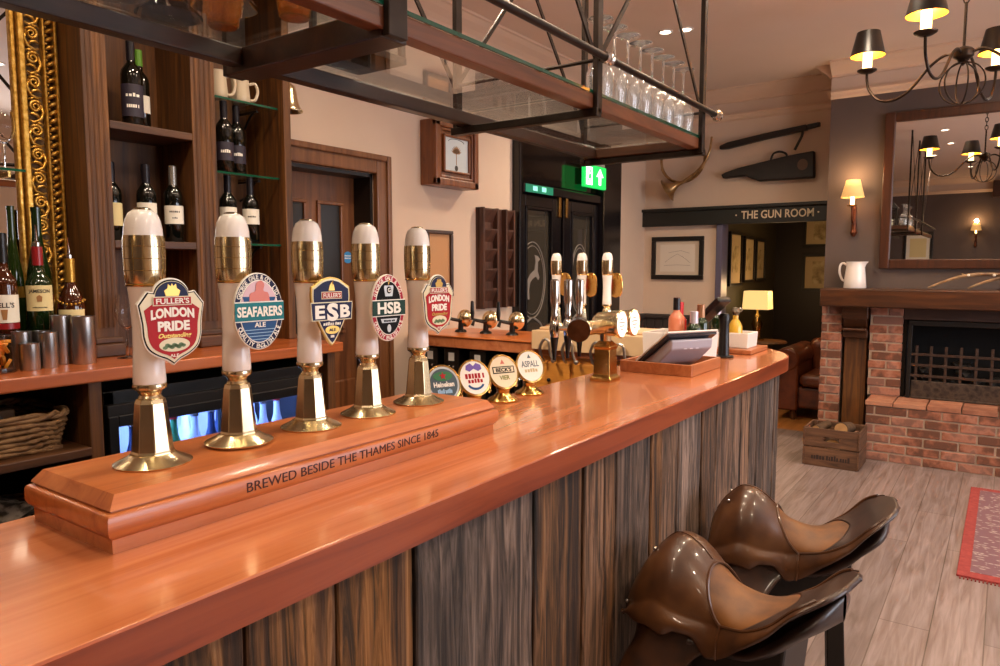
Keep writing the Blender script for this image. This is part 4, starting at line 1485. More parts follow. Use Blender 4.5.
# lantern on the rack
t = thing('lantern', 'black-framed glass lantern standing on the hanging rack', 'lantern', (1.37, 1.42, 2.053))
m = MB()
m.box((-0.09, -0.09, 0), (0.09, 0.09, 0.02))
m.build('base', IRON, t, bevel=0.004)
m = MB()
for sx in (-1, 1):
    for sy in (-1, 1):
        m.box((sx * 0.08 - 0.008, sy * 0.08 - 0.008, 0.02), (sx * 0.08 + 0.008, sy * 0.08 + 0.008, 0.30))
m.box((-0.09, -0.09, 0.30), (0.09, 0.09, 0.315))
m.build('frame', IRON, t, bevel=0.002)
MB().rings([[(-0.1, -0.1, 0.315), (0.1, -0.1, 0.315), (0.1, 0.1, 0.315), (-0.1, 0.1, 0.315)], [(-0.03, -0.03, 0.40), (0.03, -0.03, 0.40), (0.03, 0.03, 0.40), (-0.03, 0.03, 0.40)]]).build('roof', IRON, t)
for s_ in (-1, 1):
    bx((s_ * 0.082 - 0.001, -0.072, 0.02), (s_ * 0.082 + 0.001, 0.072, 0.30)).build('glass_panel', PANE, t)
    bx((-0.072, s_ * 0.082 - 0.001, 0.02), (0.072, s_ * 0.082 + 0.001, 0.30)).build('glass_panel', PANE, t)
MB().lathe([(0, 0.02), (0.03, 0.02), (0.03, 0.15), (0.027, 0.155), (0, 0.15)], 20).build('candle', P('wax', 'E6DCC4', 0.5), t, True)
m = MB()
m.tube([(0.05 * math.cos(a * PI / 12), 0, 0.44 + 0.05 * math.sin(a * PI / 12)) for a in range(24)], 0.004, 6, True)
m.build('ring_handle', IRON, t, True)

# ================================================================== BACK BAR
t = thing('gilt_mirror', 'big wall mirror in a carved gilt frame behind the spirits', 'mirror', (0.676, 3.05, 1.28))
gx0, gx1, gz0, gz1, fwid = 0.03, 1.322, 1.28, 2.98, 0.145
wb(bx((gx0 + fwid, 3.0, gz0 + fwid), (gx1 - fwid, 3.01, gz1 - fwid)), 'mirror_glass', MIRROR, t)
m = MB()
for lo, hi in (((gx0, 3.0, gz0), (gx0 + fwid, 3.1, gz1)), ((gx1 - fwid, 3.0, gz0), (gx1, 3.1, gz1)), ((gx0 + fwid, 3.0, gz0), (gx1 - fwid, 3.1, gz0 + fwid)), ((gx0 + fwid, 3.0, gz1 - fwid), (gx1 - fwid, 3.1, gz1))):
    m.box(lo, hi)
wb(m, 'frame_ground', GILTD, t)
m = MB()
for off, w_, yy in ((0.0, 0.012, 2.97), (0.040, 0.010, 2.975), (0.112, 0.022, 2.968), (0.137, 0.016, 2.985)):
    a, b = off, off + w_
    for lo, hi in (((gx1 - b, yy, gz0 + a), (gx1 - a, 3.01, gz1 - a)), ((gx0 + a, yy, gz0 + a), (gx0 + b, 3.01, gz1 - a)), ((gx0 + a, yy, gz0 + a), (gx1 - a, 3.01, gz0 + b)), ((gx0 + a, yy, gz1 - b), (gx1 - a, 3.01, gz1 - a))):
        m.box(lo, hi)
wb(m, 'gilt_fillets', GILT, t, bevel=0.005, seg=3)


# scroll band and leaf beads up both stiles and along the rails
def place_scroll(m, P0, flip):
    # spiral + leaf in a 0.06 x 0.10 cell; P0(u across, v along) -> point
    pts = []
    for i in range(22):
        a = i / 21 * 3.4 * PI
        r = 0.022 * (1 - i / 26)
        pts.append(P0(flip * r * math.cos(a + 0.6), 0.012 + r * math.sin(a + 0.6)))
    m.tube(pts, [0.0062 - 0.0028 * i / 21 for i in range(22)], 6)
    m.tube([P0(flip * q[0], q[1]) for q in ((0.018, 0.02), (0.026, -0.008), (0.016, -0.034), (-0.008, -0.046), (-0.022, -0.04))], [0.005, 0.0065, 0.006, 0.0055, 0.003], 6)
    m.tube([P0(flip * q[0], q[1]) for q in ((0.012, -0.03), (0.004, -0.018), (-0.012, -0.014), (-0.024, -0.02))], [0.0035, 0.006, 0.006, 0.002], 6)
    m.tube([P0(flip * q[0], q[1]) for q in ((-0.026, 0.036), (-0.012, 0.04), (0.006, 0.046))], [0.002, 0.005, 0.002], 6)


runs = []
for xs in (gx1 - 0.081, gx0 + 0.081):
    runs.append((lambda u, v, xs=xs: (xs + u, 2.988, v), gz0 + 0.12, gz1 - 0.12))
for zs in (gz0 + 0.081, gz1 - 0.081):
    runs.append((lambda u, v, zs=zs: (v, 2.988, zs + u), gx0 + 0.12, gx1 - 0.12))
for f, a, b in runs:
    m = MB()
    v = a
    fl = 1
    while v < b:
        place_scroll(m, lambda u, w_, v=v: f(u, v + w_), fl)
        fl = -fl
        v += 0.088
    wb(m, 'scroll_relief', GILT, t, smooth='all')
m = MB()
runs = []
for xs, sg in ((gx1 - 0.026, 1), (gx0 + 0.026, -1)):
    runs.append((lambda u, v, xs=xs, sg=sg: (xs + sg * u, 2.982, v), gz0 + 0.04, gz1 - 0.04))
for zs, sg in ((gz0 + 0.026, -1), (gz1 - 0.026, 1)):
    runs.append((lambda u, v, zs=zs, sg=sg: (v, 2.982, zs + sg * u), gx0 + 0.04, gx1 - 0.04))
for f, a, b in runs:
    v = a
    while v < b:
        m.tube([f(-0.012, v - 0.008), f(0.0, v), f(0.015, v + 0.010)], [0.003, 0.0085, 0.0065], 6)
        m.ball(f(-0.010, v + 0.012), 0.005, 1)
        v += 0.030
wb(m, 'leaf_beading', GILT, t, smooth='all')

t = thing('glass_wall_shelf', 'small glass shelf in front of the gilt mirror', 'shelf', (0.9, 2.9, 1.855))
bx((-0.45, -0.05, 0), (0.24, 0.065, 0.008)).build('glass', SHELFG, t)
bx((-0.45, -0.052, -0.0005), (0.24, -0.0502, 0.0085)).build('polished_edge', GREENE, t)
for xx in (-0.4, 0.2):
    m = MB()
    m.box((xx - 0.006, -0.02, -0.02), (xx + 0.006, 0.07, 0.0))
    m.build('bracket', BRASSB, t, bevel=0.002)
stem_glass('clear wine glass on the small glass shelf by the gilt mirror', (1.10, 2.91, 1.8635), [(r * 0.9, z * 0.8) for r, z in WINEP], None, GLASSB, inverted=False)

# counter of the back bar
t = thing('back_counter', 'orange-brown wooden counter of the back bar', 'counter', (1.0, 2.8, 1.135))
wb(bx((-0.9, 2.48, 1.135), (2.27, 3.09, 1.18)), 'slab', COUNTW, t, bevel=0.006, seg=3)
t = thing('back_bar_base', 'dark open shelf unit with wooden dividers under the back counter', 'shelf unit', (0.7, 2.8, 0))
for x in (-0.9, 1.155, 2.20):
    wb(bx((x, 2.51, 0), (x + 0.045, 3.08, 1.135)), 'divider', OAK, t, bevel=0.004)
wb(bx((-0.86, 2.50, 0.885), (1.155, 3.06, 0.915)), 'shelf', OAKX, t, bevel=0.004)
wb(bx((-0.86, 2.52, 0.5), (1.155, 3.06, 0.53)), 'shelf', OAKX, t, bevel=0.004)
wb(bx((-0.9, 3.06, 0), (2.245, 3.08, 1.135)), 'back_panel', BLACKW, t)
wb(bx((-0.86, 2.54, 0), (2.2, 2.57, 0.08)), 'plinth', BLACKW, t)


def basket(label, loc, W, D, H, group):
    t = thing('wicker_basket', label, 'basket', loc, 0, group)
    m = MB()
    nr = int(H / 0.017)
    n = 68

    def rim(i, k):
        """rounded rectangle point; i of n"""
        a = 2 * PI * i / n
        c, s = math.cos(a), math.sin(a)
        e = 0.35
        fl = 0.90 + 0.1 * k / nr
        return Vector((math.copysign(abs(c) ** e, c) * W / 2 * fl, math.copysign(abs(s) ** e, s) * D / 2 * fl, 0))
    for k_ in range(nr):
        pts = []
        for i in range(n):
            p = rim(i, k_)
            q = p.normalized() * (0.006 if (i + k_) % 2 else -0.004)
            pts.append((p.x + q.x, p.y + q.y, 0.01 + k_ * 0.017 + 0.003 * math.sin(i * 0.9 + k_)))
        m.tube(pts, 0.0088, 5, True)
    m.build('woven_wall', WICKER, t, 'all')
    m = MB()
    for ph in (0, 1):
        pts = []
        for i in range(n):
            p = rim(i, nr)
            a = i * 0.75 + ph * PI
            q = p.normalized() * 0.008 * math.cos(a)
            pts.append((p.x + q.x, p.y + q.y, H + 0.006 + 0.008 * math.sin(a)))
        m.tube(pts, 0.0085, 5, True)
    m.build('plaited_rim', WICKER, t, 'all')
    bx((-W * 0.44, -D * 0.44, 0.0), (W * 0.44, D * 0.44, 0.012)).build('bottom', WICKER, t)
    return t


basket('wicker basket on the upper shelf under the back counter', (0.87, 2.74, 0.916), 0.50, 0.40, 0.115, 'wicker baskets under the back counter')
basket('wicker basket on the lower shelf under the back counter', (0.80, 2.74, 0.531), 0.58, 0.40, 0.15, 'wicker baskets under the back counter')
for (x, y, z, ln, mt, q) in ((0.80, 2.66, 1.045, 0.30, 'dark', 'front'), (0.86, 2.76, 1.05, 0.32, 'wood', 'middle'), (0.84, 2.85, 1.045, 0.30, 'dark', 'back')):
    mm = wood('clip_board_wood', ['6A4420', '8A5E30'], 'X', 6, 12) if mt == 'wood' else BLACKG
    m = MB()
    m.box((-ln / 2, -0.02, -0.045), (ln / 2, 0.02, 0.02))
    o = m.build('menu_board', mm, None, bevel=0.004, loc=(x, y, z - 0.03))
    tag(o, 'dark folded menu board lying in the upper wicker basket, %s one' % q if mt == 'dark' else 'brown wooden menu board lying in the upper wicker basket', 'menu', 'menu boards in the basket')
# patterned cloth in the lower basket
m = MB()
m.grid(lambda u, v: (0.80 - 0.2 + 0.42 * u, 2.60 + 0.24 * v, 0.735 + 0.03 * math.sin(7 * u) * math.cos(5 * v) - 0.16 * max(0, abs(v - 0.5) - 0.35)), 24, 14)
m.grid(lambda u, v: (0.80 - 0.2 + 0.42 * u, 2.60 + 0.24 * v, 0.70 + 0.02 * math.sin(7 * u) * math.cos(5 * v)), 24, 14)
o = m.build('folded_cloth', mottled('patterned_cloth', ['2A2420', '3A322C', '8A8078', '94887E'], 26, 0.9), None, 'all', loc=(0, 0, 0))
tag(o, 'dark patterned cloth folded in the lower wicker basket', 'cloth')

# bottle fridge
t = thing('bottle_fridge', 'black bottle fridge with a glass door and blue light inside', 'fridge', (1.69, 2.8, 0.09))
FX0, FX1 = 1.225, 2.19
m = MB()
for lo, hi in (((FX0, 2.56, 0.09), (FX0 + 0.04, 3.04, 1.085)), ((FX1 - 0.04, 2.56, 0.09), (FX1, 3.04, 1.085)), ((FX0, 2.56, 1.03), (FX1, 3.04, 1.085)), ((FX0, 2.56, 0.09), (FX1, 3.04, 0.16)), ((FX0, 3.02, 0.09), (FX1, 3.04, 1.085))):
    m.box(lo, hi)
wb(m, 'cabinet', BLACKG, t, bevel=0.004)
m = MB()
for lo, hi in (((FX0 + 0.04, 2.99, 0.16), (FX1 - 0.04, 3.01, 1.03)),):
    m.box(lo, hi)
wb(m, 'inner_lining', P('fridge_lining', 'C8CCD6', 0.4), t)
m = MB()
for a, b in ((FX0, 1.70), (1.705, FX1)):
    for lo, hi in (((a, 2.525, 0.12), (a + 0.035, 2.56, 1.0)), ((b - 0.035, 2.525, 0.12), (b, 2.56, 1.0)), ((a + 0.035, 2.525, 0.96), (b - 0.035, 2.56, 1.0)), ((a + 0.035, 2.525, 0.12), (b - 0.035, 2.56, 0.17))):
        m.box(lo, hi)
dr = wb(m, 'door_frame', BLACKG, t, bevel=0.003)
m = MB()
for a, b in ((FX0, 1.70), (1.705, FX1)):
    m.box((a + 0.035, 2.54, 0.17), (b - 0.035, 2.545, 0.96))
wb(m, 'door_glass', PANE, dr)
wb(bx((FX0, 2.53, 0.992), (FX1, 2.56, 1.04)), 'top_rail', IRON, t, bevel=0.003)
for z in (0.62,):
    m = MB()
    for i in range(12):
        m.tube([(FX0 + 0.05, 2.60 + i * 0.034, z), (FX1 - 0.05, 2.60 + i * 0.034, z)], 0.003, 6)
    wb(m, 'wire_shelf', CHROME, t)
m = MB()
m.box((FX0 + 0.08, 2.62, 1.022), (FX1 - 0.08, 2.64, 1.03))
wb(m, 'light_strip', emit('blue_led', '5A78FF', 6.0), t)
light('fridge_light', 'AREA', ((FX0 + FX1) / 2, 2.70, 1.02), 13, (0.22, 0.36, 1.0), 0.8, 0.15)

# ------------------------------------------------------------------ bottles
def bottle(name, label, loc, prof, glass, group=None, lab=None, cap=None, rz=0, words=(), spout=False, cat='bottle', extra=None):
    """prof of outer glass (r, z); lab = (z0, z1, material, arc degrees); cap = (z0, z1, r, material)"""
    t = thing(name, label, cat, loc, rz, group)
    MB().lathe([(0, 0)] + prof + [(0, prof[-1][1])], 28).build('glass_body', glass, t, True, angle=0.7)
    if lab:
        z0, z1, mt, deg = lab
        rr = max(r for r, z in prof) + 0.0007
        a = math.radians(deg) / 2
        m = MB()
        m.cap = False
        m.lathe([(rr, z0), (rr, z1)], 20, None, -R90 - a, -R90 + a)
        lo = m.build('paper_label', mt, t, 'all')
        for (bd, cz, h, w_, ink) in words:
            text(bd, ink, lo, 0, cz, h, w_, cyl=rr + 0.0004, bold=0.02)
    if cap:
        z0, z1, r, mt = cap
        MB().lathe([(0, z0), (r, z0), (r, z1 - 0.002), (r - 0.002, z1), (0, z1)], 20).build('capsule', mt, t, True, angle=0.7)
    if spout:
        z = prof[-1][1]
        m = MB()
        m.lathe([(0, z), (0.012, z), (0.012, z + 0.012), (0.006, z + 0.018), (0.005, z + 0.03), (0, z + 0.03)], 14)
        m.tube([(0, 0, z + 0.025), (0.0, -0.004, z + 0.05), (0.0, -0.012, z + 0.075)], [0.0045, 0.004, 0.003], 8)
        m.build('pouring_spout', CHROME, t, True)
    return t


def bordeaux(h=0.31, r=0.0375):
    return [(r * 0.92, 0.0), (r, 0.004), (r, h * 0.60), (r * 0.93, h * 0.655), (r * 0.62, h * 0.715), (0.0155, h * 0.75), (0.0145, h * 0.80), (0.0142, h * 0.985), (0.0155, h * 0.985), (0.0155, h)]


CAPD = P('black_capsule', '17131A', 0.3)
CAPG = P('green_capsule', '5C8A2C', 0.3)
CAPS = P('silver_capsule', 'B0ACA6', 0.25, 0.8)
LABD = P('dark_label', '2A2230', 0.6)
WB = 'wine bottles on the back bar shelves'
DK = P('label_ink', '2A2420', 0.7)
bottle('wine_bottle', 'dark wine bottle with a dark label, front one on the top wooden shelf', (1.545, 2.87, 2.0755), bordeaux(0.33, 0.040), WINEG, WB, (0.035, 0.16, LABD, 150), (0.255, 0.331, 0.0158, CAPD), -0.45,
       (('~~~~', 0.118, 0.014, 0.05, WHITE), ('~~~~~~', 0.075, 0.012, 0.045, WHITE)))
bottle('wine_bottle', 'wine bottle with a green capsule behind the dark one on the top shelf', (1.625, 2.96, 2.0755), bordeaux(0.33, 0.038), WINEG, WB, (0.075, 0.145, LABELW, 150), (0.265, 0.331, 0.0158, CAPG), -0.5)
bottle('wine_bottle', 'wine bottle with a cream label at the left of the middle wooden shelf', (1.475, 2.93, 1.6255), bordeaux(0.31), WINEG, WB, (0.06, 0.15, LABELC, 150), (0.235, 0.311, 0.0158, CAPD), -0.45)
bottle('wine_bottle', 'wine bottle with a large pale label in the centre of the middle wooden shelf', (1.59, 2.88, 1.6255), bordeaux(0.31), WINEG, WB, (0.05, 0.155, LABELW, 150), (0.235, 0.311, 0.0158, CAPD), -0.45, (('~~~', 0.11, 0.012, 0.03, DK),))
bottle('wine_bottle', 'wine bottle with a silver capsule and white label on the middle wooden shelf', (1.70, 2.87, 1.6255), bordeaux(0.315), WINEG, WB, (0.075, 0.15, LABELW, 150), (0.235, 0.316, 0.0158, CAPS), -0.45, (('~~~~~~', 0.125, 0.007, 0.04, DK), ('~~~~', 0.1, 0.006, 0.02, DK)))
bottle('wine_bottle', 'dark bottle on the middle glass shelf, left one below the mugs', (1.945, 2.86, 1.9385), bordeaux(0.31), WINEG, WB, (0.05, 0.13, LABD, 150), (0.235, 0.311, 0.0158, CAPD), -0.5, (('~~~~~', 0.09, 0.014, 0.04, WHITE),))
bottle('wine_bottle', 'dark bottle on the middle glass shelf, right one below the mugs', (2.035, 2.90, 1.9385), bordeaux(0.31), WINEG, WB, (0.05, 0.13, LABD, 150), (0.235, 0.311, 0.0158, CAPD), -0.5, (('~~~~~', 0.09, 0.014, 0.04, WHITE),))
bottle('wine_bottle', 'white-labelled bottle on the lowest glass shelf, left one', (1.965, 2.88, 1.6285), bordeaux(0.30), WINEG, WB, (0.09, 0.16, LABELW, 150), (0.22, 0.301, 0.0158, CAPD), -0.5)
bottle('wine_bottle', 'white-labelled bottle on the lowest glass shelf, right one', (2.09, 2.89, 1.6285), bordeaux(0.30), WINEG, WB, (0.09, 0.16, LABELW, 150), (0.22, 0.301, 0.0158, CAPD), -0.5, (('~~~~~', 0.125, 0.007, 0.035, DK),))

# low riser for the spirits
o = bx((0.2, 2.765, 1.1805), (1.285, 2.96, 1.292)).build('bottle_riser', BLACKW, None, bevel=0.003)
tag(o, 'low black step on the back counter carrying the spirit bottles', 'riser')
SP = 'spirit bottles on the back bar step'
WHIS = P('whisky_in_glass', '3E1A06', 0.05, Coat_Weight=0.6)
COGN = P('cognac_in_glass', '3A1806', 0.05, Coat_Weight=0.6)
TAN = P('label_tan', 'D0B078', 0.7)
REDC = P('red_capsule', '8A1A1E', 0.3)
GOLDC = P('gold_foil', 'B88A38', 0.3, 0.7)
spirit = [(0.038, 0.0), (0.0405, 0.004), (0.0405, 0.165), (0.038, 0.185), (0.026, 0.205), (0.017, 0.222), (0.0145, 0.245), (0.0142, 0.30), (0.016, 0.302), (0.016, 0.312)]
b_ = bottle('spirit_bottle', 'amber whisky bottle with a white label at the left edge of the back bar', (1.035, 2.81, 1.2925), spirit, WHIS, SP, (0.04, 0.135, LABELW, 170), (0.245, 0.345, 0.0175, BLACKG), -0.4,
            (("BELL'S", 0.10, 0.018, 0.062, DK),))
m = MB()
m.prism([(-0.006, 0.05), (0.006, 0.05), (0.010, 0.085), (-0.010, 0.085)], -0.0425, -0.041)
m.build('label_mark', P('label_brown', '9A6A3A', 0.6), b_)
m = MB()
m.cap = False
m.lathe([(0.0412, 0.018), (0.0412, 0.038)], 20, None, -R90 - 1.4, -R90 + 1.4)
m.build('red_band', REDC, b_, 'all')
b_ = bottle('spirit_bottle', 'dark green whiskey bottle with a cream label and pouring spout', (1.145, 2.81, 1.2925), [(r * 1.02, z * 0.97) for r, z in spirit], GREENG, SP, (0.075, 0.165, LABELC, 140), (0.235, 0.302, 0.0172, REDC), -0.4,
            (('JAMESON', 0.143, 0.016, 0.070, DK), ('~~~~~~~~~~~~~', 0.088, 0.004, 0.045, DK)), True)
m = MB()
m.prism([(-0.007, 0.108), (0.007, 0.108), (0.009, 0.125), (0.0, 0.132), (-0.009, 0.125)], -0.0428, -0.0415)
m.build('label_crest', P('label_brown', '6A4A2A', 0.6), b_)
cgn = [(0.044, 0.0), (0.047, 0.005), (0.047, 0.07), (0.044, 0.10), (0.033, 0.135), (0.020, 0.16), (0.0155, 0.185), (0.0145, 0.25), (0.017, 0.252), (0.017, 0.262)]
b_ = bottle('spirit_bottle', 'squat dark cognac bottle with a gold neck and pouring spout', (1.255, 2.82, 1.2925), cgn, COGN, SP, (0.025, 0.075, LABELC, 120), (0.165, 0.262, 0.0175, GOLDC), -0.45, (('Hennessy', 0.05, 0.014, 0.06, DK),), True)
m = MB()
for i in range(9):
    a = -R90 + (i - 4) * 0.32
    z = 0.105 - 0.012 * math.cos((i - 4) * 0.45)
    m.ball((0.044 * math.cos(a), 0.044 * math.sin(a), z), 0.006, 1)
m.build('gold_grapes', GOLDC, b_, 'all')
wb2 = [(0.040, 0.0), (0.042, 0.004), (0.042, 0.16), (0.038, 0.21), (0.026, 0.27), (0.018, 0.32), (0.0155, 0.36), (0.0155, 0.43), (0.017, 0.43), (0.017, 0.445)]
bottle('tall_bottle', 'tall sloping dark green bottle behind the whiskey bottle', (1.185, 2.90, 1.2925), wb2, GREENG, SP, (0.08, 0.13, REDC, 60), None, 0.35)
bottle('tall_bottle', 'slim olive green bottle between the two whisky bottles', (1.105, 2.905, 1.2925), [(r * 0.72, z) for r, z in wb2], P('olive_green_glass', '1A2A0A', 0.06, Coat_Weight=0.5), SP, (0.12, 0.16, GOLDC, 140), None, -0.4)
bottle('tall_bottle', 'clear bottle with a dark cap behind the white-labelled whisky', (1.03, 2.905, 1.2925), [(r * 1.05, z * 0.82) for r, z in wb2], P('grey_clear_glass', '5A5E58', 0.05, Coat_Weight=0.6, Transmission_Weight=0.6), SP, None, (0.33, 0.375, 0.02, CAPD))

# steel measures
ms = None
for (x, y, r, h, q) in ((1.036, 2.640, 0.030, 0.090, 'shortest one, at the front left'), (1.043, 2.712, 0.029, 0.125, 'behind the shortest one'), (1.10, 2.655, 0.0295, 0.122, 'second from the left at the front'), (1.108, 2.722, 0.027, 0.122, 'in the middle at the back'),
                        (1.172, 2.722, 0.032, 0.172, 'left one of the two tall ones'), (1.222, 2.665, 0.036, 0.168, 'right one of the two tall ones')):
    m = MB()
    m.cap = False
    m.lathe([(0, 0.0), (r * 0.97, 0.0), (r, 0.003), (r, h - 0.002), (r + 0.0015, h), (r - 0.002, h), (r - 0.003, 0.004), (0, 0.004)], 30)
    o = m.build('steel_measure', BSTEEL, None, True, angle=0.6, loc=(x, y, 1.1805))
    tag(o, 'brushed steel measuring cup on the back counter, ' + q, 'measuring cup', 'steel measures on the back counter')
# jar of orange pieces
t = thing('garnish_jar', 'glass jar of orange slices on the back counter at the photo edge', 'jar', (0.945, 2.655, 1.1805))
m = MB()
m.cap = False
m.lathe([(0, 0), (0.052, 0), (0.055, 0.004), (0.055, 0.118), (0.057, 0.124), (0.053, 0.124), (0.0515, 0.006), (0, 0.006)], 30)
m.build('glass', PANE, t, True, angle=0.6)
m = MB()
rj = random.Random(4)
for i in range(26):
    a, rr, z = rj.uniform(0, 6.28), 0.034 * math.sqrt(rj.random()), 0.02 + 0.085 * i / 26
    R = Euler((rj.uniform(0, 3), rj.uniform(0, 3), rj.uniform(0, 3))).to_matrix().to_4x4()
    Mx = Matrix.Translation((rr * math.cos(a), rr * math.sin(a), z)) @ R
    m.prism([(0.018 * math.cos(q), 0.018 * math.sin(q) - 0.006) for q in [PI * j / 8 for j in range(9)]], -0.005, 0.005, Mx)
o = m.build('orange_slices', mottled('orange_peel', ['D86A10', 'F09020', 'F0C040'], 20, 0.4), t, bevel=0.001)
o['kind'] = 'stuff'
stem_glass('clear stemmed glass on the back counter by the fluted pilaster', (1.395, 2.70, 1.1805), [(r * 0.95, z * 0.93) for r, z in WINEP], None, GLASSB, inverted=False)

# tall shelves with fluted pilasters
t = thing('display_cabinet', 'tall dark oak shelving with fluted pilasters and glass shelves', 'shelving', (1.78, 2.93, 1.18))
CZ = 1.1805


def pilaster(x0, x1):
    m = MB()
    m.box((x0, 2.80, CZ + 0.07), (x1, 3.09, 3.05))
    p = wb(m, 'pilaster', OAK, t, bevel=0.003)
    m = MB()
    nfl = 4
    wd = (x1 - x0 - 0.02) / nfl
    for i in range(nfl):
        xx = x0 + 0.01 + wd * (i + 0.5)
        m.tube([(xx, 2.803, CZ + 0.11), (xx, 2.803, 3.0)], wd * 0.36, 10)
    wb(m, 'reeding', OAK, p, smooth=True)
    m = MB()
    m.box((x0 - 0.012, 2.775, CZ), (x1 + 0.012, 3.09, CZ + 0.05))
    m.box((x0 - 0.007, 2.782, CZ + 0.05), (x1 + 0.007, 3.09, CZ + 0.075))
    wb(m, 'base_block', OAKX, p, bevel=0.006)


pilaster(1.325, 1.415)
pilaster(1.755, 1.865)
m = MB()
m.box((2.205, 2.78, CZ), (2.245, 3.09, 3.05))
wb(m, 'side_panel', OAK, t, bevel=0.003)
wb(bx((1.415, 3.06, CZ), (2.205, 3.09, 3.05)), 'back_panel', OAK, t)
wb(bx((1.30, 2.76, 3.05), (2.27, 3.09, 3.14)), 'cornice', OAKX, t, bevel=0.015)
for z in (2.06, 1.61):
    wb(bx((1.415, 2.80, z - 0.015), (1.755, 3.06, z + 0.015)), 'shelf', OAKX, t, bevel=0.003)
for z in (2.25, 1.93, 1.62):
    g = wb(bx((1.866, 2.825, z), (2.203, 3.055, z + 0.008)), 'glass_shelf', SHELFG, t)
    wb(bx((1.866, 2.8205, z - 0.0005), (2.203, 2.8245, z + 0.0085)), 'polished_edge', GREENE, g)
    for xx in (1.90, 2.15):
        m = MB()
        m.tube(cat_rom([(xx, 3.05, z - 0.09), (xx, 3.0, z - 0.075), (xx, 2.96, z - 0.03), (xx, 2.93, z - 0.008)], 5), 0.006, 6)
        m.box((xx - 0.006, 2.9, z - 0.01), (xx + 0.006, 3.055, z - 0.001))
        wb(m, 'bracket', IRON, g)


def mug(label, loc, rz, s=1.0, group=None, h=0.095):
    t = thing('ceramic_mug', label, 'mug', loc, rz, group)
    m = MB()
    m.cap = False
    m.lathe([(0, 0), (0.034 * s, 0), (0.040 * s, 0.006), (0.041 * s, 0.03), (0.036 * s, h * 0.75), (0.038 * s, h), (0.034 * s, h), (0.032 * s, h * 0.75), (0.036 * s, 0.03), (0.030 * s, 0.008), (0, 0.008)], 28)
    m.build('body', CERAM, t, True, angle=0.8)
    MB().tube(cat_rom([(0.036 * s, 0, h * 0.82), (0.062 * s, 0, h * 0.86), (0.072 * s, 0, h * 0.55), (0.060 * s, 0, h * 0.22), (0.039 * s, 0, h * 0.18)], 6), 0.0065 * s, 8).build('handle', CERAM, t, True)
    return t


mug('cream mug at the left of the top glass shelf, half behind the pilaster', (1.935, 2.88, 2.2585), -0.5, 1.0, 'cream mugs on the glass shelf', 0.12)
mug('cream tankard on the right of the top glass shelf', (2.055, 2.89, 2.2585), -0.5, 1.05, 'cream mugs on the glass shelf', 0.11)

# brass bell
t = thing('brass_bell', 'brass bar bell hanging beside the tall oak shelving', 'bell', (2.335, 2.90, 2.275))
m = MB()
m.cap = False
m.lathe([(0.064, 0.0), (0.066, 0.004), (0.055, 0.018), (0.043, 0.05), (0.037, 0.09), (0.030, 0.12), (0.012, 0.135), (0, 0.137)], 30)
m.lathe([(0.064, 0.0), (0.052, 0.018), (0.040, 0.05), (0.034, 0.09), (0.026, 0.118), (0, 0.13)], 30)
m.build('bell_body', BRASS, t, 'all')
m = MB()
m.tube([(0, 0, 0.135), (0, 0, 0.16)], 0.006, 8)
m.tube(cat_rom([(0, 0, 0.16), (0, 0.04, 0.185), (0, 0.12, 0.19), (0, 0.19, 0.15)], 6), 0.007, 8)
m.lathe([(0, 0), (0.03, 0), (0.03, 0.01), (0, 0.01)], 16, Matrix.Translation((0, 0.2, 0.15)) @ Matrix.Rotation(R90, 4, 'X'))
m.build('wall_bracket', BRASSB, t, True)
m = MB()
m.tube([(0, 0, 0.12), (0, 0, 0.0)], 0.004, 6)
m.ball((0, 0, -0.002), 0.012, 2)
m.build('clapper', IRON, t, True)

# bottles in the fridge
FB = 'bottles in the blue-lit fridge'
fcols = [P('clear_bottle_blue_lit', 'C8D6E6', 0.1, Coat_Weight=0.5), P('green_beer_bottle', '3A7A50', 0.1, Coat_Weight=0.5), P('dark_bottle_blue_lit', '2A3A5A', 0.1, Coat_Weight=0.5)]  # blue of the fridge light put into the clear and dark tones
bp = [(0.028, 0), (0.030, 0.004), (0.030, 0.13), (0.026, 0.16), (0.015, 0.195), (0.0125, 0.225), (0.0125, 0.255), (0.014, 0.255), (0.014, 0.262)]
k2 = 0
for i in range(10):
    xx = 1.30 + i * 0.082
    b_ = bottle('beer_bottle', 'bottle in the front row of the blue-lit fridge', (xx, 2.66 + 0.012 * (i % 2), 0.6235), [(r * 1.05, z * 1.22) for r, z in bp], fcols[(i * 2 + i // 3) % 3], FB, (0.06, 0.14, LABELW, 160), (0.30, 0.322, 0.016, CAPS if i % 3 else REDC), -0.5)
    if i % 2 == 0:
        b2 = dup(b_, (xx + 0.04, 2.80, 0.6235), None, 'bottle in the second row of the blue-lit fridge')

# ================================================================== ON THE BACK WALL
t = thing('display_case', 'deep wooden wall case framing a small flower picture', 'display case', (3.74, 3.1, 2.25))
wb(bx((3.515, 2.99, 2.045), (3.96, 3.1, 2.455)), 'case', CLOCKW, t, bevel=0.006)
m = MB()
fx0, fx1, fz0, fz1 = 3.515, 3.96, 2.045, 2.455
for (a, yy, w_) in ((0.0, 2.965, 0.045), (0.045, 2.975, 0.02), (0.085, 2.968, 0.016)):
    for lo, hi in (((fx0 + a, yy, fz0 + a), (fx0 + a + w_, 2.995, fz1 - a)), ((fx1 - a - w_, yy, fz0 + a), (fx1 - a, 2.995, fz1 - a)), ((fx0 + a, yy, fz0 + a), (fx1 - a, 2.995, fz0 + a + w_)), ((fx0 + a, yy, fz1 - a - w_), (fx1 - a, 2.995, fz1 - a))):
        m.box(lo, hi)
wb(m, 'moulded_door', CLOCKW, t, bevel=0.006)
pp = wb(bx((fx0 + 0.1, 2.982, fz0 + 0.1), (fx1 - 0.1, 2.988, fz1 - 0.1)), 'picture_panel', P('pale_blue_paper', 'C4CCCC', 0.5), t)
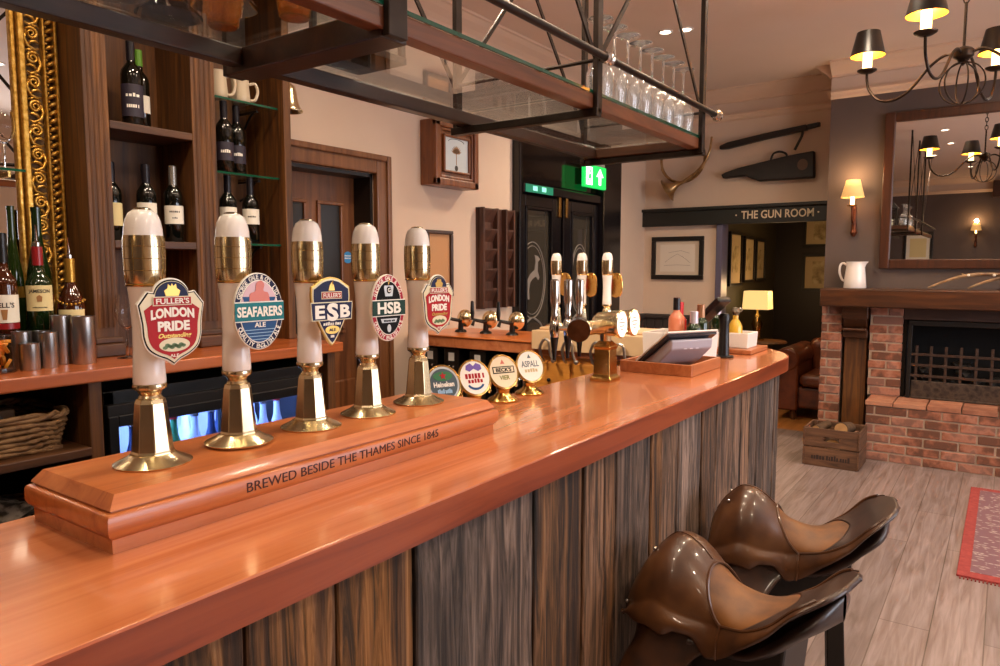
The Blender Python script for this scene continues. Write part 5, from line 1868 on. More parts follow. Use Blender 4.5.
FL = P('print_flower', 'A07A58', 0.7)
m = MB()
cx, cz = (fx0 + fx1) / 2, 2.255
for i in range(9):
    a = math.radians(20 + i * 17.5)
    m.prism([(cx + math.cos(a) * r_ + math.cos(a + 1.57) * o_, cz + math.sin(a) * r_ + math.sin(a + 1.57) * o_) for r_, o_ in ((0.0, 0.0), (0.03, 0.008), (0.055, 0.0), (0.03, -0.008))], 2.9805, 2.982)
m.prism([(cx - 0.003, cz - 0.07), (cx + 0.003, cz - 0.07), (cx + 0.003, cz), (cx - 0.003, cz)], 2.9805, 2.982)
wb(m, 'printed_flower', FL, pp)
wb(MB().prism(ell(0.016, 0.018, 20, 0, 360, cx, 2.165), 2.9805, 2.982), 'printed_seal', P('print_seal', '3A342E', 0.7), pp)
wb(MB().tube([(cx + 0.08 * math.cos(a), 2.9815, 2.27 + 0.06 + 0.02 * math.sin(a)) for a in [i * PI / 10 for i in range(11)]], 0.0018, 5), 'printed_scroll', P('print_seal', '3A342E', 0.7), pp)

picture('small plain framed sheet hanging behind the farthest red pump clip', 0.27, 0.44, P('thin_dark_frame', '3A2418', 0.4), P('tan_paper', 'B88A5E', 0.6), 0.025, P('tan_paper', 'B88A5E', 0.6), 0.9, (3.68, 3.1, 1.545))

t = thing('menu_rack', 'dark slatted wooden wall rack with slanting pockets', 'rack', (4.33, 3.1, 1.58))
x0, x1, z0, z1 = 4.10, 4.50, 1.225, 1.945
wb(bx((x0, 3.07, z0), (x1, 3.1, z1)), 'back_board', MENUW, t)
m = MB()
for xa in (x0, x0 + 0.17, x0 + 0.28, x1 - 0.02):
    m.box((xa, 3.03, z0), (xa + 0.02, 3.08, z1))
wb(m, 'upright', MENUW, t, bevel=0.002)
for col_, xa, xb in ((0, x0 + 0.02, x0 + 0.17), (1, x0 + 0.30, x1 - 0.02)):
    for i in range(5):
        m = MB()
        zc = z0 + 0.04 + i * 0.142
        m.prism([(3.032, zc + 0.095), (3.032, zc + 0.107), (3.075, zc + 0.012), (3.075, zc)], xa, xb, Matrix(((0, 1, 0, 0), (1, 0, 0, 0), (0, 0, 1, 0), (0, 0, 0, 1))))
        wb(m, 'slanting_shelf', MENUW, t, bevel=0.002)

# exit sign
t = thing('exit_sign', 'green and white lit emergency exit sign above the black doors', 'sign', (5.63, 2.97, 2.30))
EG = emit('exit_green', '18B04A', 1.1)
EWH = emit('exit_white', 'F0FFF4', 1.6)
bx((-0.19, -0.012, -0.095), (0.205, 0.02, 0.095)).build('light_box', EG, t, bevel=0.003)
bx((-0.2, 0.0, 0.10), (0.2, 0.03, 0.125)).build('top_rail', P('sign_grey', '8A8680', 0.4), t)
bx((-0.02, 0.02, -0.05), (0.02, 0.13, 0.09)).build('wall_arm', P('sign_grey', '8A8680', 0.4), t)
bx((-0.165, -0.0135, -0.075), (-0.055, -0.0115, 0.075)).build('door_pictogram', EWH, t)
m = MB()
m.prism([(-0.115, 0.02), (-0.085, 0.02), (-0.075, -0.02), (-0.09, -0.06), (-0.1, -0.06), (-0.095, -0.025), (-0.11, -0.02), (-0.13, -0.055), (-0.142, -0.05), (-0.122, -0.005)], -0.015, -0.0135)
m.prism(ell(0.013, 0.013, 14, 0, 360, -0.098, 0.042), -0.015, -0.0135)
m.build('running_figure', EG, t)
m = MB()
m.prism([(0.065, -0.065), (0.105, -0.065), (0.105, 0.005), (0.15, 0.005), (0.085, 0.075), (0.02, 0.005), (0.065, 0.005)], -0.0135, -0.0115)
m.build('arrow', EWH, t)

# ================================================================== FAR TAPS, TRAYS, TILL
def rear_font(label, loc):
    t = thing('keg_tap', label, 'beer tap', loc, 0, 'far keg taps seen from behind')
    MB().lathe([(0, 0), (0.04, 0), (0.035, 0.01), (0.018, 0.02), (0.015, 0.06), (0.022, 0.075), (0, 0.08)], 20).build('base', BLACKG, t, True)
    m = MB()
    m.lathe([(0, -0.03), (0.02, -0.028), (0.045, -0.012), (0.056, 0.006), (0.058, 0.016), (0, 0.018)], 24, Matrix.Translation((0.02, -0.01, 0.085)) @ Matrix.Rotation(R90, 4, 'Y'))
    m.build('lens_housing', BRASS, t, True)
    m = MB()
    m.tube([(0, 0, 0.07), (-0.05, 0.05, 0.085), (-0.06, 0.06, 0.05)], 0.012, 10)
    m.build('tap_body', BLACKG, t, True)
    MB().lathe([(0, 0.085), (0.008, 0.085), (0.014, 0.13), (0.012, 0.15), (0.010, 0.20), (0.006, 0.205), (0, 0.205)], 14, Matrix.Translation((-0.06, 0.06, 0))).build('lever', BLACKG, t, True)
    return t


for yy, q in ((2.86, 'leftmost one'), (2.66, 'middle one'), (2.46, 'rightmost one')):
    rear_font('brass-backed keg tap with black lever on the bar return, ' + q, (3.62, yy, 1.1085))
WL = P('sticker_white', 'C8C4C0', 0.5)
for i, yy in enumerate((2.93, 2.76, 2.56)):
    t = thing('black_dispenser', 'black dispenser box with a white sticker under the far counter, ' + ['left one', 'middle one', 'right one'][i], 'dispenser', (3.50, yy, 0.5805), 0, 'black dispenser boxes under the far counter')
    bx((-0.1, -0.06, 0), (0.1, 0.06, 0.445)).build('housing', BLACKG, t, bevel=0.006)
    bx((-0.102, -0.022, 0.37), (-0.1, 0.022, 0.42)).build('sticker', WL, t)
    m = MB()
    for s_ in (-1, 1):
        m.ball((-0.103, s_ * 0.018, 0.335), 0.008, 2)
    m.build('indicator_knobs', CHROME, t, True)
for i, (x, y) in enumerate(((3.30, 2.72), (3.31, 2.44), (3.32, 2.34), (3.2, 3.0))):
    pass
for i, (x, y, z, q) in enumerate(((3.46, 2.42, 0.5805, 'left one of the pair beside the orange panel'), (3.47, 2.30, 0.5805, 'right one of the pair beside the orange panel'))):
    bottle('dark_bottle', 'dark upright bottle under the far counter, ' + q, (x, y, z), bordeaux(0.42, 0.042), WINEG, 'dark bottles under the far counter', None, (0.30, 0.421, 0.018, CAPD))
bottle('dark_bottle', 'black bottle standing behind the farthest hand pump on the lettered plinth', (2.19, 2.345, 1.1), bordeaux(0.01, 0.001), WINEG) if False else None

t = thing('terminal_tray', 'shallow orange wooden tray holding the grey till terminal', 'tray', (2.82, 1.12, 1.1005))
m = MB()
TW = wood('tray_wood', ['8A4A24', 'A8643A', 'B8764A'], 'X', 7, 14, 0.4, 0.1, 0.1)
m.box((-0.16, -0.14, 0), (0.17, 0.14, 0.008))
m.build('floor', TW, t)
m = MB()
for lo, hi in (((-0.17, -0.15, 0), (-0.155, 0.15, 0.045)), ((0.155, -0.15, 0), (0.17, 0.15, 0.045)), ((-0.155, -0.15, 0), (0.155, -0.137, 0.045)), ((-0.155, 0.137, 0), (0.155, 0.15, 0.045))):
    m.box(lo, hi)
m.build('sides', TW, t, bevel=0.002)
t = thing('till_terminal', 'grey touch-screen till terminal leaning in the wooden tray', 'till', (2.84, 1.11, 1.1095), -0.5)
LAV = P('terminal_plastic', 'A8A4B0', 0.4)
Msw = Matrix(((0, 1, 0, 0), (1, 0, 0, 0), (0, 0, 1, 0), (0, 0, 0, 1)))
m = MB()
m.prism([(0.085, 0.012), (-0.085, 0.125), (-0.105, 0.122), (-0.10, 0.085), (-0.02, 0.02), (0.02, 0.0), (0.085, 0.0)], -0.105, 0.105, Msw)
m.build('housing', LAV, t, bevel=0.006, seg=3)
m = MB()
m.prism([(0.110, 0.010), (-0.100, 0.150), (-0.106, 0.141), (0.100, 0.002)], -0.125, 0.125, Msw)
m.build('screen', P('terminal_screen', '2A2A30', 0.12), t, bevel=0.002)
m = MB()
m.prism([(0.118, 0.012), (-0.104, 0.160), (-0.108, 0.154), (0.112, 0.006)], -0.13, 0.13, Msw)
m.build('bezel', P('terminal_bezel', 'D8D2CC', 0.4), t, bevel=0.002)
m = MB()
for i in range(3):
    for j in range(2):
        m.box((-0.04 + i * 0.03, -0.100, 0.085 + j * 0.015), (-0.025 + i * 0.03, -0.0965, 0.092 + j * 0.015))
m.build('port_covers', P('port_white', 'D8D4DC', 0.4), t)


def tub(label, loc, W, D, H):
    t = thing('ice_tub', label, 'tub', loc, 0, 'white tubs on the bar')
    m = MB()
    m.rings([[(-D / 2 * .96, -W / 2 * .96, 0), (D / 2 * .96, -W / 2 * .96, 0), (D / 2 * .96, W / 2 * .96, 0), (-D / 2 * .96, W / 2 * .96, 0)], [(-D / 2, -W / 2, H), (D / 2, -W / 2, H), (D / 2, W / 2, H), (-D / 2, W / 2, H)],
             [(-D / 2 + .012, -W / 2 + .012, H), (D / 2 - .012, -W / 2 + .012, H), (D / 2 - .012, W / 2 - .012, H), (-D / 2 + .012, W / 2 - .012, H)], [(-D / 2 * .9, -W / 2 * .9, 0.02), (D / 2 * .9, -W / 2 * .9, 0.02), (D / 2 * .9, W / 2 * .9, 0.02), (-D / 2 * .9, W / 2 * .9, 0.02)]])
    m.build('tub_body', WHITEB, t, bevel=0.004, seg=3)
    return t


tb_ = tub('white rectangular ice tub on the bar holding upright bottles', (3.14, 1.205, 1.1005), 0.27, 0.24, 0.13)
bx((-0.121, -0.11, 0.012), (-0.1165, -0.06, 0.05)).build('brown_plate', P('plate_brown', '6A3A1C', 0.5), tb_)
m = MB()
rj = random.Random(9)
for i in range(60):
    a = rj.uniform(0, 3)
    m.box((-0.011, -0.011, -0.011), (0.011, 0.011, 0.011), Matrix.Translation((rj.uniform(-.09, .09), rj.uniform(-.105, .105), rj.uniform(0.05, .1))) @ Euler((a, a * 2, a * 3)).to_matrix().to_4x4())
o = m.build('ice', P('ice_cubes', 'E8F0F4', 0.1, Transmission_Weight=0.5), tb_)
o['kind'] = 'stuff'
ROSE = P('rose_wine', 'E88A66', 0.08, Coat_Weight=0.5)
IB = 'bottles standing in the ice tub'
zt = 1.135
bottle('wine_bottle', 'pink rose wine bottle with a black capsule in the ice tub', (3.10, 1.21, zt), bordeaux(0.25, 0.036), ROSE, IB, None, (0.195, 0.251, 0.016, CAPD))
bottle('wine_bottle', 'bottle with a bright red capsule in the ice tub', (3.19, 1.23, zt), bordeaux(0.225, 0.032), P('red_drink', 'B82A22', 0.1, Coat_Weight=0.5), IB, None, (0.16, 0.226, 0.017, P('bright_red_capsule', 'D8242A', 0.3)))
bottle('wine_bottle', 'green sparkling wine bottle with a pale lilac foil top in the ice tub', (3.09, 1.125, zt), bordeaux(0.19, 0.034), GREENG, IB, None, (0.12, 0.192, 0.0185, P('lilac_foil', 'C8BCC8', 0.3, 0.5)))
bottle('wine_bottle', 'sparkling wine bottle with a copper foil neck in the ice tub', (3.205, 1.135, zt), bordeaux(0.215, 0.034), GREENG, IB, None, (0.14, 0.217, 0.018, P('copper_foil', 'A87A5A', 0.3, 0.6)))

o = bx((3.50, 0.99, 1.1005), (3.80, 1.27, 1.122)).build('wooden_board', TW, None, bevel=0.004)
tag(o, 'flat orange wooden board at the far end of the bar under a white tub', 'board')
tub('plain white tub on the flat board at the far end of the bar', (3.64, 1.13, 1.1225), 0.22, 0.17, 0.075)
t = thing('golden_bottle', 'small golden bottle with a dark jewelled stopper in the far white tub', 'bottle', (3.64, 1.11, 1.145))
MB().lathe([(0, 0), (0.034, 0), (0.036, 0.006), (0.034, 0.08), (0.022, 0.105), (0.014, 0.115), (0.014, 0.135), (0, 0.135)], 24).build('glass_body', P('golden_drink', 'D8A83A', 0.1, Coat_Weight=0.5), t, True)
m = MB()
m.lathe([(0, 0.135), (0.016, 0.137), (0.022, 0.155), (0.016, 0.172), (0, 0.178)], 16)
m.ball((0.012, -0.018, 0.163), 0.013, 2)
m.build('stopper', mottled('stopper_dark', ['1A1614', '8A7A60'], 60, 0.3), t, True)
bottle('wine_bottle', 'bottle with a pale silver top behind the black payment stand', (3.60, 1.19, 1.145), bordeaux(0.19, 0.032), GREENG, IB, None, (0.12, 0.192, 0.019, P('lilac_foil', 'C8BCC8', 0.3, 0.5)))

t = thing('payment_stand', 'black card reader tilted on a black post at the far end of the bar', 'card reader', (3.34, 1.07, 1.1005))
MB().lathe([(0, 0), (0.045, 0), (0.046, 0.005), (0.042, 0.009), (0, 0.010)], 28).build('base_disc', IRON, t, True)
MB().lathe([(0, 0.008), (0.026, 0.008), (0.023, 0.10), (0.022, 0.165), (0.026, 0.19), (0.020, 0.205), (0, 0.21)], 20).build('post', BLACKG, t, True)
Mr = Matrix.Translation((-0.03, 0.06, 0.205)) @ Matrix.Rotation(-0.45, 4, 'Z') @ Matrix.Rotation(math.radians(-38), 4, 'X')
m = MB()
m.box((-0.04, -0.115, -0.012), (0.04, 0.115, 0.016), Mr)
m.build('reader_body', BLACKG, t, bevel=0.008, seg=3)
m = MB()
m.box((-0.032, -0.10, 0.016), (0.032, -0.03, 0.018), Mr)
m.build('reader_screen', P('reader_screen', '2A3038', 0.1), t)
m = MB()
for i in range(3):
    for j in range(4):
        m.box((-0.028 + i * 0.021, -0.015 + j * 0.026, 0.016), (-0.013 + i * 0.021, 0.001 + j * 0.026, 0.019), Mr)
m.build('keypad', P('reader_keys', '3A3A3C', 0.4), t)

# folded white card behind the bar by the brass column
t = bx((-0.06, -0.002, 0), (0.06, 0.002, 0.05)).build('paper_card', LABELW, None, loc=(3.35, 1.72, 0.86))
bpy.data.objects.remove(t)

# ================================================================== SADDLE STOOLS
def saddle_stool(label, loc, rz):
    """local x: from pommel (0) to cantle (0.5); z from the floor; seat about 0.78"""
    t = thing('saddle_stool', label, 'bar stool', loc, rz, 'saddle bar stools')
    ZS = 0.775
    L = 0.50
    hk = [(0, -0.115), (0.05, -0.045), (0.12, 0.0), (0.2, -0.016), (0.40, -0.098), (0.56, -0.120), (0.72, -0.098), (0.88, -0.038), (1.0, 0.004)]
    wk = [(0, 0.100), (0.06, 0.122), (0.14, 0.130), (0.24, 0.118), (0.38, 0.098), (0.52, 0.112), (0.70, 0.140), (0.84, 0.142), (0.94, 0.108), (1.0, 0.035)]
    dk = [(0, 0.11), (0.10, 0.155), (0.20, 0.152), (0.36, 0.095), (0.52, 0.048), (0.70, 0.016), (0.85, -0.004), (1.0, 0.0)]

    def top(u, v):
        vv = (v - 0.5) * 2
        a = vv * R90
        x = u * L - 0.055 * max(0.0, 1 - u / 0.16) - (0.012 * (1 - math.cos(a)) * max(0.0, 1 - u / 0.3))
        y = curve1(wk, u) * math.sin(a)
        z = ZS + curve1(hk, u) - curve1(dk, u) * (1 - math.cos(a))
        return (x, y, z)
    def cover_end(vv):
        return 0.30 + 0.14 * abs(vv) ** 2

    def cantle_start(vv):
        return 0.74 - 0.20 * abs(vv) ** 1.6

    def seat(a, b):
        vv = (b - 0.5) * 2
        u0, u1 = cover_end(vv) - 0.07, cantle_start(vv) + 0.03
        return top(u0 + (u1 - u0) * a, b)
    m = MB()
    m.grid(seat, 24, 40)
    m.build('seat', LEATHS, t, 'all', solid=0.012)

    def cant(a, b):
        vv = (b - 0.5) * 2
        u0 = cantle_start(vv)
        p = top(u0 + (1 - u0) * a, b)
        return (p[0], p[1] * 1.01, p[2] + 0.0035)
    m = MB()
    m.grid(cant, 26, 40)
    m.build('cantle_cover', LEATHD, t, 'all', solid=0.014)

    hemk = [(0, 0.008), (0.08, 0.060), (0.16, 0.078), (0.23, 0.046), (0.29, 0.042), (0.39, 0.088), (0.46, 0.080), (0.60, 0.042), (0.78, 0.022), (0.96, 0.010)]

    def hang(u, q, sg):
        p = top(u, 1.0 if sg > 0 else 0.0)
        return (p[0] - 0.008 * q * (1 - u), p[1] * 1.02 + sg * (0.010 * math.sin(q * PI) + 0.014 * q), p[2] + 0.005 - q * curve1(hemk, u))

    def cover(a, b):
        vv = (b - 0.5) * 2
        s_, sg = abs(vv), (1 if vv >= 0 else -1)
        if s_ > 0.7:
            return hang(0.44 * a, (s_ - 0.7) / 0.3, sg)
        v2 = vv / 0.7
        p = top(cover_end(v2) * a, 0.5 + v2 / 2)
        return (p[0], p[1] * 1.02, p[2] + 0.005)
    m = MB()
    m.grid(cover, 36, 81)
    m.build('pommel_cover', LEATHER, t, 'all', solid=0.010)
    # skirts running back along the seat to the cantle
    for sg in (-1, 1):
        m = MB()
        m.grid(lambda a, b, sg=sg: tuple(Vector(hang(0.40 + 0.56 * a, b, sg)) - Vector((0, sg * 0.003 * max(0, 1 - a * 8), 0.0))), 60, 9)
        m.build('skirt', LEATHER, t, 'all')
    m = MB()
    pts = []
    for i in range(41):
        vv = -1 + 2 * i / 40
        p = top(cover_end(vv), 0.5 + vv / 2)
        pts.append((p[0] + 0.001, p[1] * 1.02, p[2] + 0.006))
    for sg in (-1, 1):
        m.tube([tuple(Vector(hang(0.442, q / 6, sg)) + Vector((0, sg * 0.001, 0))) for q in range(7)], 0.0036, 6)
    m.tube(pts, 0.0042, 6)
    m.tube([tuple(Vector(cover(a / 20, 0.5)) + Vector((0, 0, 0.001))) for a in range(1, 20)], 0.0022, 6)
    m.build('piping', LEATHER, t, True)
    for sg in (-1, 1):
        m = MB()
        m.tube([tuple(Vector(top(0.43 + 0.49 * i / 24, 1.0 if sg > 0 else 0.0)) + Vector((0, sg * 0.001, 0.006))) for i in range(25)], 0.0042, 6)
        m.build('seat_piping', LEATHER, t, True)
    # studs on the pommel
    for sg in (-1, 1):
        m = MB()
        p = cover(0.22, 0.5 + sg * 0.11)
        m.ball((p[0] - 0.004, p[1], p[2] + 0.003), 0.006, 2)
        m.build('stud', BSTEEL, t, True)
        m = MB()
        p = cover(0.03, 0.5 + sg * 0.32)
        m.ball((p[0] - 0.004, p[1] + sg * 0.004, p[2]), 0.006, 2)
        m.build('stud', BSTEEL, t, True)
    # side flaps: tucked under the skirt, sweeping forward to a rounded foot
    for sg in (-1, 1):
        def flap(a, b, sg=sg):
            rd = math.sqrt(max(0.0, 1 - max(0, (b - 0.65) / 0.35) ** 2))
            u = 0.01 + 0.41 * a
            p = top(u, 1.0)
            xt = p[0]
            xf = 0.0 - 0.055 * math.sin(min(1, b * 1.3) * R90)
            xr = 0.215 - 0.17 * b
            c, h = (xf + xr) / 2, (xr - xf) / 2 * (0.15 + 0.85 * rd)
            xl = c + h * (2 * a - 1)
            k_ = min(1, b * 3)
            x = xt * (1 - k_) + xl * k_
            y = p[1] * (0.74 + 0.14 * a) * (1 - b) + 0.205 * b ** 1.3 + 0.012 * math.sin(b * PI)
            z = (p[2] - 0.006) * (1 - b) + (ZS - 0.44) * b
            return (x, sg * y, z)
        m = MB()
        m.grid(flap, 24, 26)
        m.build('side_flap', FLAPL, t, 'all', solid=0.009)
    # quilted panel under the seat, shorter than the cantle above it
    def under(a, b):
        u = 0.26 + 0.71 * a
        ang = b * 2 * PI
        wv = curve1(wk, u) * (0.97 if a < 0.9 else 0.97 * math.sqrt(max(0.02, 1 - ((a - 0.9) / 0.1) ** 2)))
        p = top(u, 0.0)
        zc = min(p[2], ZS + curve1(hk, u)) - 0.058 - 0.010 * (1 - a)
        return (u * L, wv * math.cos(ang), zc - 0.034 * math.sin(ang))
    m = MB()
    m.grid(under, 30, 28)
    bmesh.ops.remove_doubles(m.bm, verts=m.bm.verts, dist=1e-5)
    m.build('under_panel', LEATHD, t, 'all')
    # dark timber stand
    m = MB()
    m.rings([[(0.22 + sx * w_, sy * d_, z) for sx, sy in ((-1, -1), (1, -1), (1, 1), (-1, 1))] for w_, d_, z in ((0.14, 0.08, 0.40), (0.16, 0.082, 0.60))])
    m.build('stand_block', BLACKW, t, bevel=0.008)
    for sx in (-1, 1):
        for sy in (-1, 1):
            m = MB()
            c = 0.026
            a, b = (0.22 + sx * 0.11, sy * 0.06, 0.50), (0.22 + sx * 0.135, sy * 0.12, 0.0)
            m.rings([[(p[0] - c, p[1] - c, p[2]), (p[0] + c, p[1] - c, p[2]), (p[0] + c, p[1] + c, p[2]), (p[0] - c, p[1] + c, p[2])] for p in (b, a)])
            m.build('leg', BLACKW, t, bevel=0.004)
    z, k1 = 0.20, 0.6
    xa, ya = 0.11 + 0.025 * k1, 0.06 + 0.06 * k1
    for sx in (-1, 1):
        bx((0.22 + sx * xa - 0.015, -ya, z - 0.02), (0.22 + sx * xa + 0.015, ya, z + 0.02)).build('foot_rail', BLACKW, t, bevel=0.004)
    return t


saddle_stool('bar stool with a brown leather riding saddle seat, the nearer of the two', (1.90, 0.755, 0), -R90 - 0.16)
saddle_stool('bar stool with a brown leather riding saddle seat, the farther one', (2.43, 0.74, 0), -R90 + 0.22)

# ================================================================== FIREPLACE
t = thing('fireplace', 'red brick fireplace with a raised hearth and thick dark oak mantel', 'fireplace', (6.5, 0.0, 0))


def bricks(m, x0, x1, y0, y1, z0, z1, faces, bl=0.215, bh=0.062, jt=0.012, seed=1):
    """running bond of real bricks over the front (-X) face, and the +Y/-Y end if asked; skin 30 mm thick"""
    r = random.Random(seed)
    nrow = round((z1 - z0) / (bh + jt))
    h = (z1 - z0) / nrow
    for i in range(nrow):
        za, zb = z0 + i * h + jt / 2, z0 + (i + 1) * h - jt / 2
        if 'f' in faces:
            y = y0 - (bl + jt) * (0.5 if i % 2 else 0.0)
            while y < y1:
                a, b = max(y, y0), min(y + bl, y1)
                if b - a > 0.02:
                    o = r.uniform(-0.003, 0.003)
                    m.box((x0 + o, a, za), (x0 + 0.05, b, zb))
                y += bl + jt
        for f, yy in (('l', y1), ('r', y0)):
            if f in faces:
                x = x0 + 0.051 - (bl + jt) * (0.0 if i % 2 else 0.5)
                while x < x1:
                    a, b = max(x, x0 + 0.051), min(x + bl, x1)
                    if b - a > 0.02:
                        o = r.uniform(-0.002, 0.003)
                        if f == 'l':
                            m.box((a, yy - 0.04, za), (b, yy + o, zb))
                        else:
                            m.box((a, yy - o, za), (b, yy + 0.04, zb))
                    x += bl + jt


HT = 0.475
m = MB()
bricks(m, 6.25, 6.9, -1.35, 0.862, 0.0, HT - 0.035, 'fl', seed=2)
wb(m, 'hearth_bricks', BRICK, t, bevel=0.004, seg=1)
wb(bx((6.256, -1.35, 0), (6.95, 0.857, HT - 0.04)), 'hearth_mortar', MORTAR, t)
m = MB()
r_ = random.Random(5)
y = -1.35
while y < 0.86:
    b = min(y + 0.225, 0.872)
    m.box((6.247, y + 0.004, HT - 0.035), (6.42, b - 0.004, HT + r_.uniform(-0.002, 0.002)))
    m.box((6.428, y + 0.004, HT - 0.035), (6.60, b - 0.004, HT + r_.uniform(-0.002, 0.002)))
    y = b
wb(m, 'hearth_tiles', mottled('hearth_tile_clay', ['86543E', '9C664C', 'AC785C'], 10, 0.8, 0.3, island=0.4), t, bevel=0.003)
for ya, yb, za, fc, sd in ((1.115, 1.275, 0.0, 'fl', 3), (0.665, 0.905, HT, 'fr', 4), (-1.30, -0.62, HT, 'fl', 6)):
    m = MB()
    bricks(m, 6.56, 6.95, ya, yb, za, 1.20, fc, seed=sd)
    p = wb(m, 'brick_pier', BRICK, t, bevel=0.004, seg=1)
    wb(bx((6.566, ya + 0.005, za), (6.96, yb - 0.005, 1.20)), 'mortar', MORTAR, p)
wb(bx((6.8, 0.9, 0), (6.96, 1.13, 1.2)), 'recess_back', MORTAR, t)
# oak post with corbels under the mantel
m = MB()
m.box((6.60, 0.925, 0.0), (6.75, 1.095, 0.95))
p = wb(m, 'oak_post', OAK, t, bevel=0.006)
m = MB()
m.box((6.55, 0.915, 0.94), (6.75, 1.105, 1.0))
m.box((6.50, 0.92, 1.0), (6.75, 1.10, 1.02))
m.box((6.50, 0.912, 1.10), (6.75, 1.108, 1.20))
m.prism([(6.56, 1.02), (6.50, 1.10), (6.75, 1.10), (6.75, 1.02)], 0.92, 1.10)
wb(m, 'corbel', OAKY, p, bevel=0.006)
wb(bx((6.40, -1.40, 1.20), (6.99, 1.265, 1.35)), 'mantel_shelf', OAKY, t, bevel=0.012, seg=3)
wb(bx((6.565, -0.62, 1.105), (6.95, 0.665, 1.20)), 'lintel', wood('lintel_dark', ['2A1A14', '40281E'], 'Y', 6, 10, 0.5), t, bevel=0.006)
m = MB()
m.box((6.93, -0.62, HT), (6.96, 0.665, 1.11))
m.box((6.60, 0.64, HT), (6.95, 0.668, 1.11))
m.box((6.60, -0.62, HT), (6.95, -0.60, 1.11))
wb(m, 'fire_recess', P('soot_black', '0E0B0A', 0.9), t)

# iron grate with basket front
t = thing('fire_grate', 'black iron fire grate with a square-meshed front in the brick fireplace', 'grate', (6.6, 0.02, HT + 0.002))
m = MB()
for lo, hi in (((6.56, 0.595, 0.477), (6.62, 0.625, 1.08)), ((6.56, -0.585, 0.477), (6.62, -0.555, 1.08)), ((6.56, -0.585, 1.06), (6.62, 0.625, 1.10))):
    m.box(lo, hi)
wb(m, 'surround', IRON, t, bevel=0.004)
m = MB()
for i in range(12):
    yy = 0.56 - i * 0.1
    m.box((6.566, yy - 0.010, 0.62), (6.580, yy + 0.010, 0.90))
for z in (0.66, 0.745, 0.83):
    m.box((6.562, -0.56, z - 0.010), (6.574, 0.60, z + 0.010))
wb(m, 'basket_bars', mottled('rusty_iron', ['2E211A', '4A3428'], 30, 0.6, 0, 0.4), t, bevel=0.002)
m = MB()
m.box((6.565, -0.55, 0.492), (6.60, 0.59, 0.62))
m.box((6.56, -0.55, 0.477), (6.605, 0.59, 0.492))
wb(m, 'ash_plate', mottled('worn_iron_plate', ['2E2620', '54463C', '2A221E'], 18, 0.5, 0.3, 0.5), t, bevel=0.004)
m = MB()
rj = random.Random(8)
for i in range(46):
    m.ball((rj.uniform(6.62, 6.85), rj.uniform(-0.5, 0.55), rj.uniform(0.56, 0.74)), rj.uniform(0.03, 0.05), 1, (1, 1.2, .8))
o = wb(m, 'coals', P('coal', '14100E', 0.6), t)
o['kind'] = 'stuff'

# framed mirror over the mantel
t = thing('wood_framed_mirror', 'large wall mirror in a plain brown wooden frame above the mantel', 'mirror', (6.6, -0.05, 1.50))
ym, yM, zm, zM, fw = -1.0, 0.862, 1.51, 2.745, 0.075
m = MB()
for lo, hi in (((6.56, ym, zm), (6.6, ym + fw, zM)), ((6.56, yM - fw, zm), (6.6, yM, zM)), ((6.56, ym + fw, zm), (6.6, yM - fw, zm + fw)), ((6.56, ym + fw, zM - fw), (6.6, yM - fw, zM))):
    m.box(lo, hi)
wb(m, 'frame', wood('mirror_frame_wood', ['2A140A', '42210F', '4E2814'], 'Z', 7, 12, 0.4, 0.1, 0.1), t, bevel=0.008)
wb(bx((6.585, ym + fw, zm + fw), (6.592, yM - fw, zM - fw)), 'mirror_glass', MIRROR, t)

# jug and antlers on the mantel
t = thing('white_jug', 'white ceramic jug on the left end of the oak mantel', 'jug', (6.50, 1.02, 1.3505))
m = MB()
m.cap = False
m.lathe([(0, 0), (0.082, 0), (0.086, 0.004), (0.080, 0.08), (0.070, 0.17), (0.067, 0.20), (0.072, 0.215), (0.069, 0.217), (0.064, 0.20), (0.066, 0.17), (0.076, 0.08), (0.080, 0.01), (0, 0.01)], 32)
for v in m.bm.verts:
    if v.co.z > 0.17:
        a = math.atan2(v.co.y, v.co.x)
        k_ = max(0, math.cos(a + 1.57)) ** 6 * (v.co.z - 0.17) / 0.047
        v.co.x *= 1 + 0.35 * k_
        v.co.y *= 1 + 0.35 * k_
m.build('body', PORC, t, True, angle=0.9)
MB().tube(cat_rom([(0, 0.064, 0.19), (0, 0.095, 0.205), (0, 0.115, 0.185), (0, 0.118, 0.13), (0, 0.10, 0.075), (0, 0.080, 0.06)], 6), 0.009, 10).build('handle', PORC, t, True)
ANT = mottled('antler', ['4A3220', '8A6A48', 'A88A64'], 14, 0.5, 0.2)
t = thing('antlers', 'pair of curved antlers lying along the oak mantel under the mirror', 'antlers', (6.48, 0.1, 1.3505))
for oy, s_ in ((0.0, 1.0), (-0.26, 0.95)):
    m = MB()
    m.tube(cat_rom([(0.0, 0.40 + oy, 0.012), (-0.01, 0.30 + oy, 0.06), (0.0, 0.17 + oy, 0.105 * s_), (0.02, 0.02 + oy, 0.12 * s_), (0.02, -0.15 + oy, 0.10 * s_), (0.0, -0.34 + oy, 0.035)], 8), [0.006 + 0.007 * math.sin(min(1, i / 22) * R90) for i in range(41)], 8)
    for (yy, zz, dy, dz) in ((0.15, 0.105, 0.04, 0.06), (-0.05, 0.115, -0.02, 0.07)):
        m.tube(cat_rom([(0.0, yy + oy, zz * s_), (0.03, yy + oy + dy * .6, zz * s_ + dz * .2), (0.07, yy + oy + dy, zz * s_ + dz * .3)], 5), [0.009 - 0.0006 * i for i in range(11)], 7)
    m.build('antler', ANT, t, True)
m = MB()
for yy in (0.14, -0.02, -0.2):
    m.ball((-0.012, yy, 0.112), 0.011, 2)
m.build('white_tips', P('antler_tip', 'E0D4C0', 0.5), t, True)


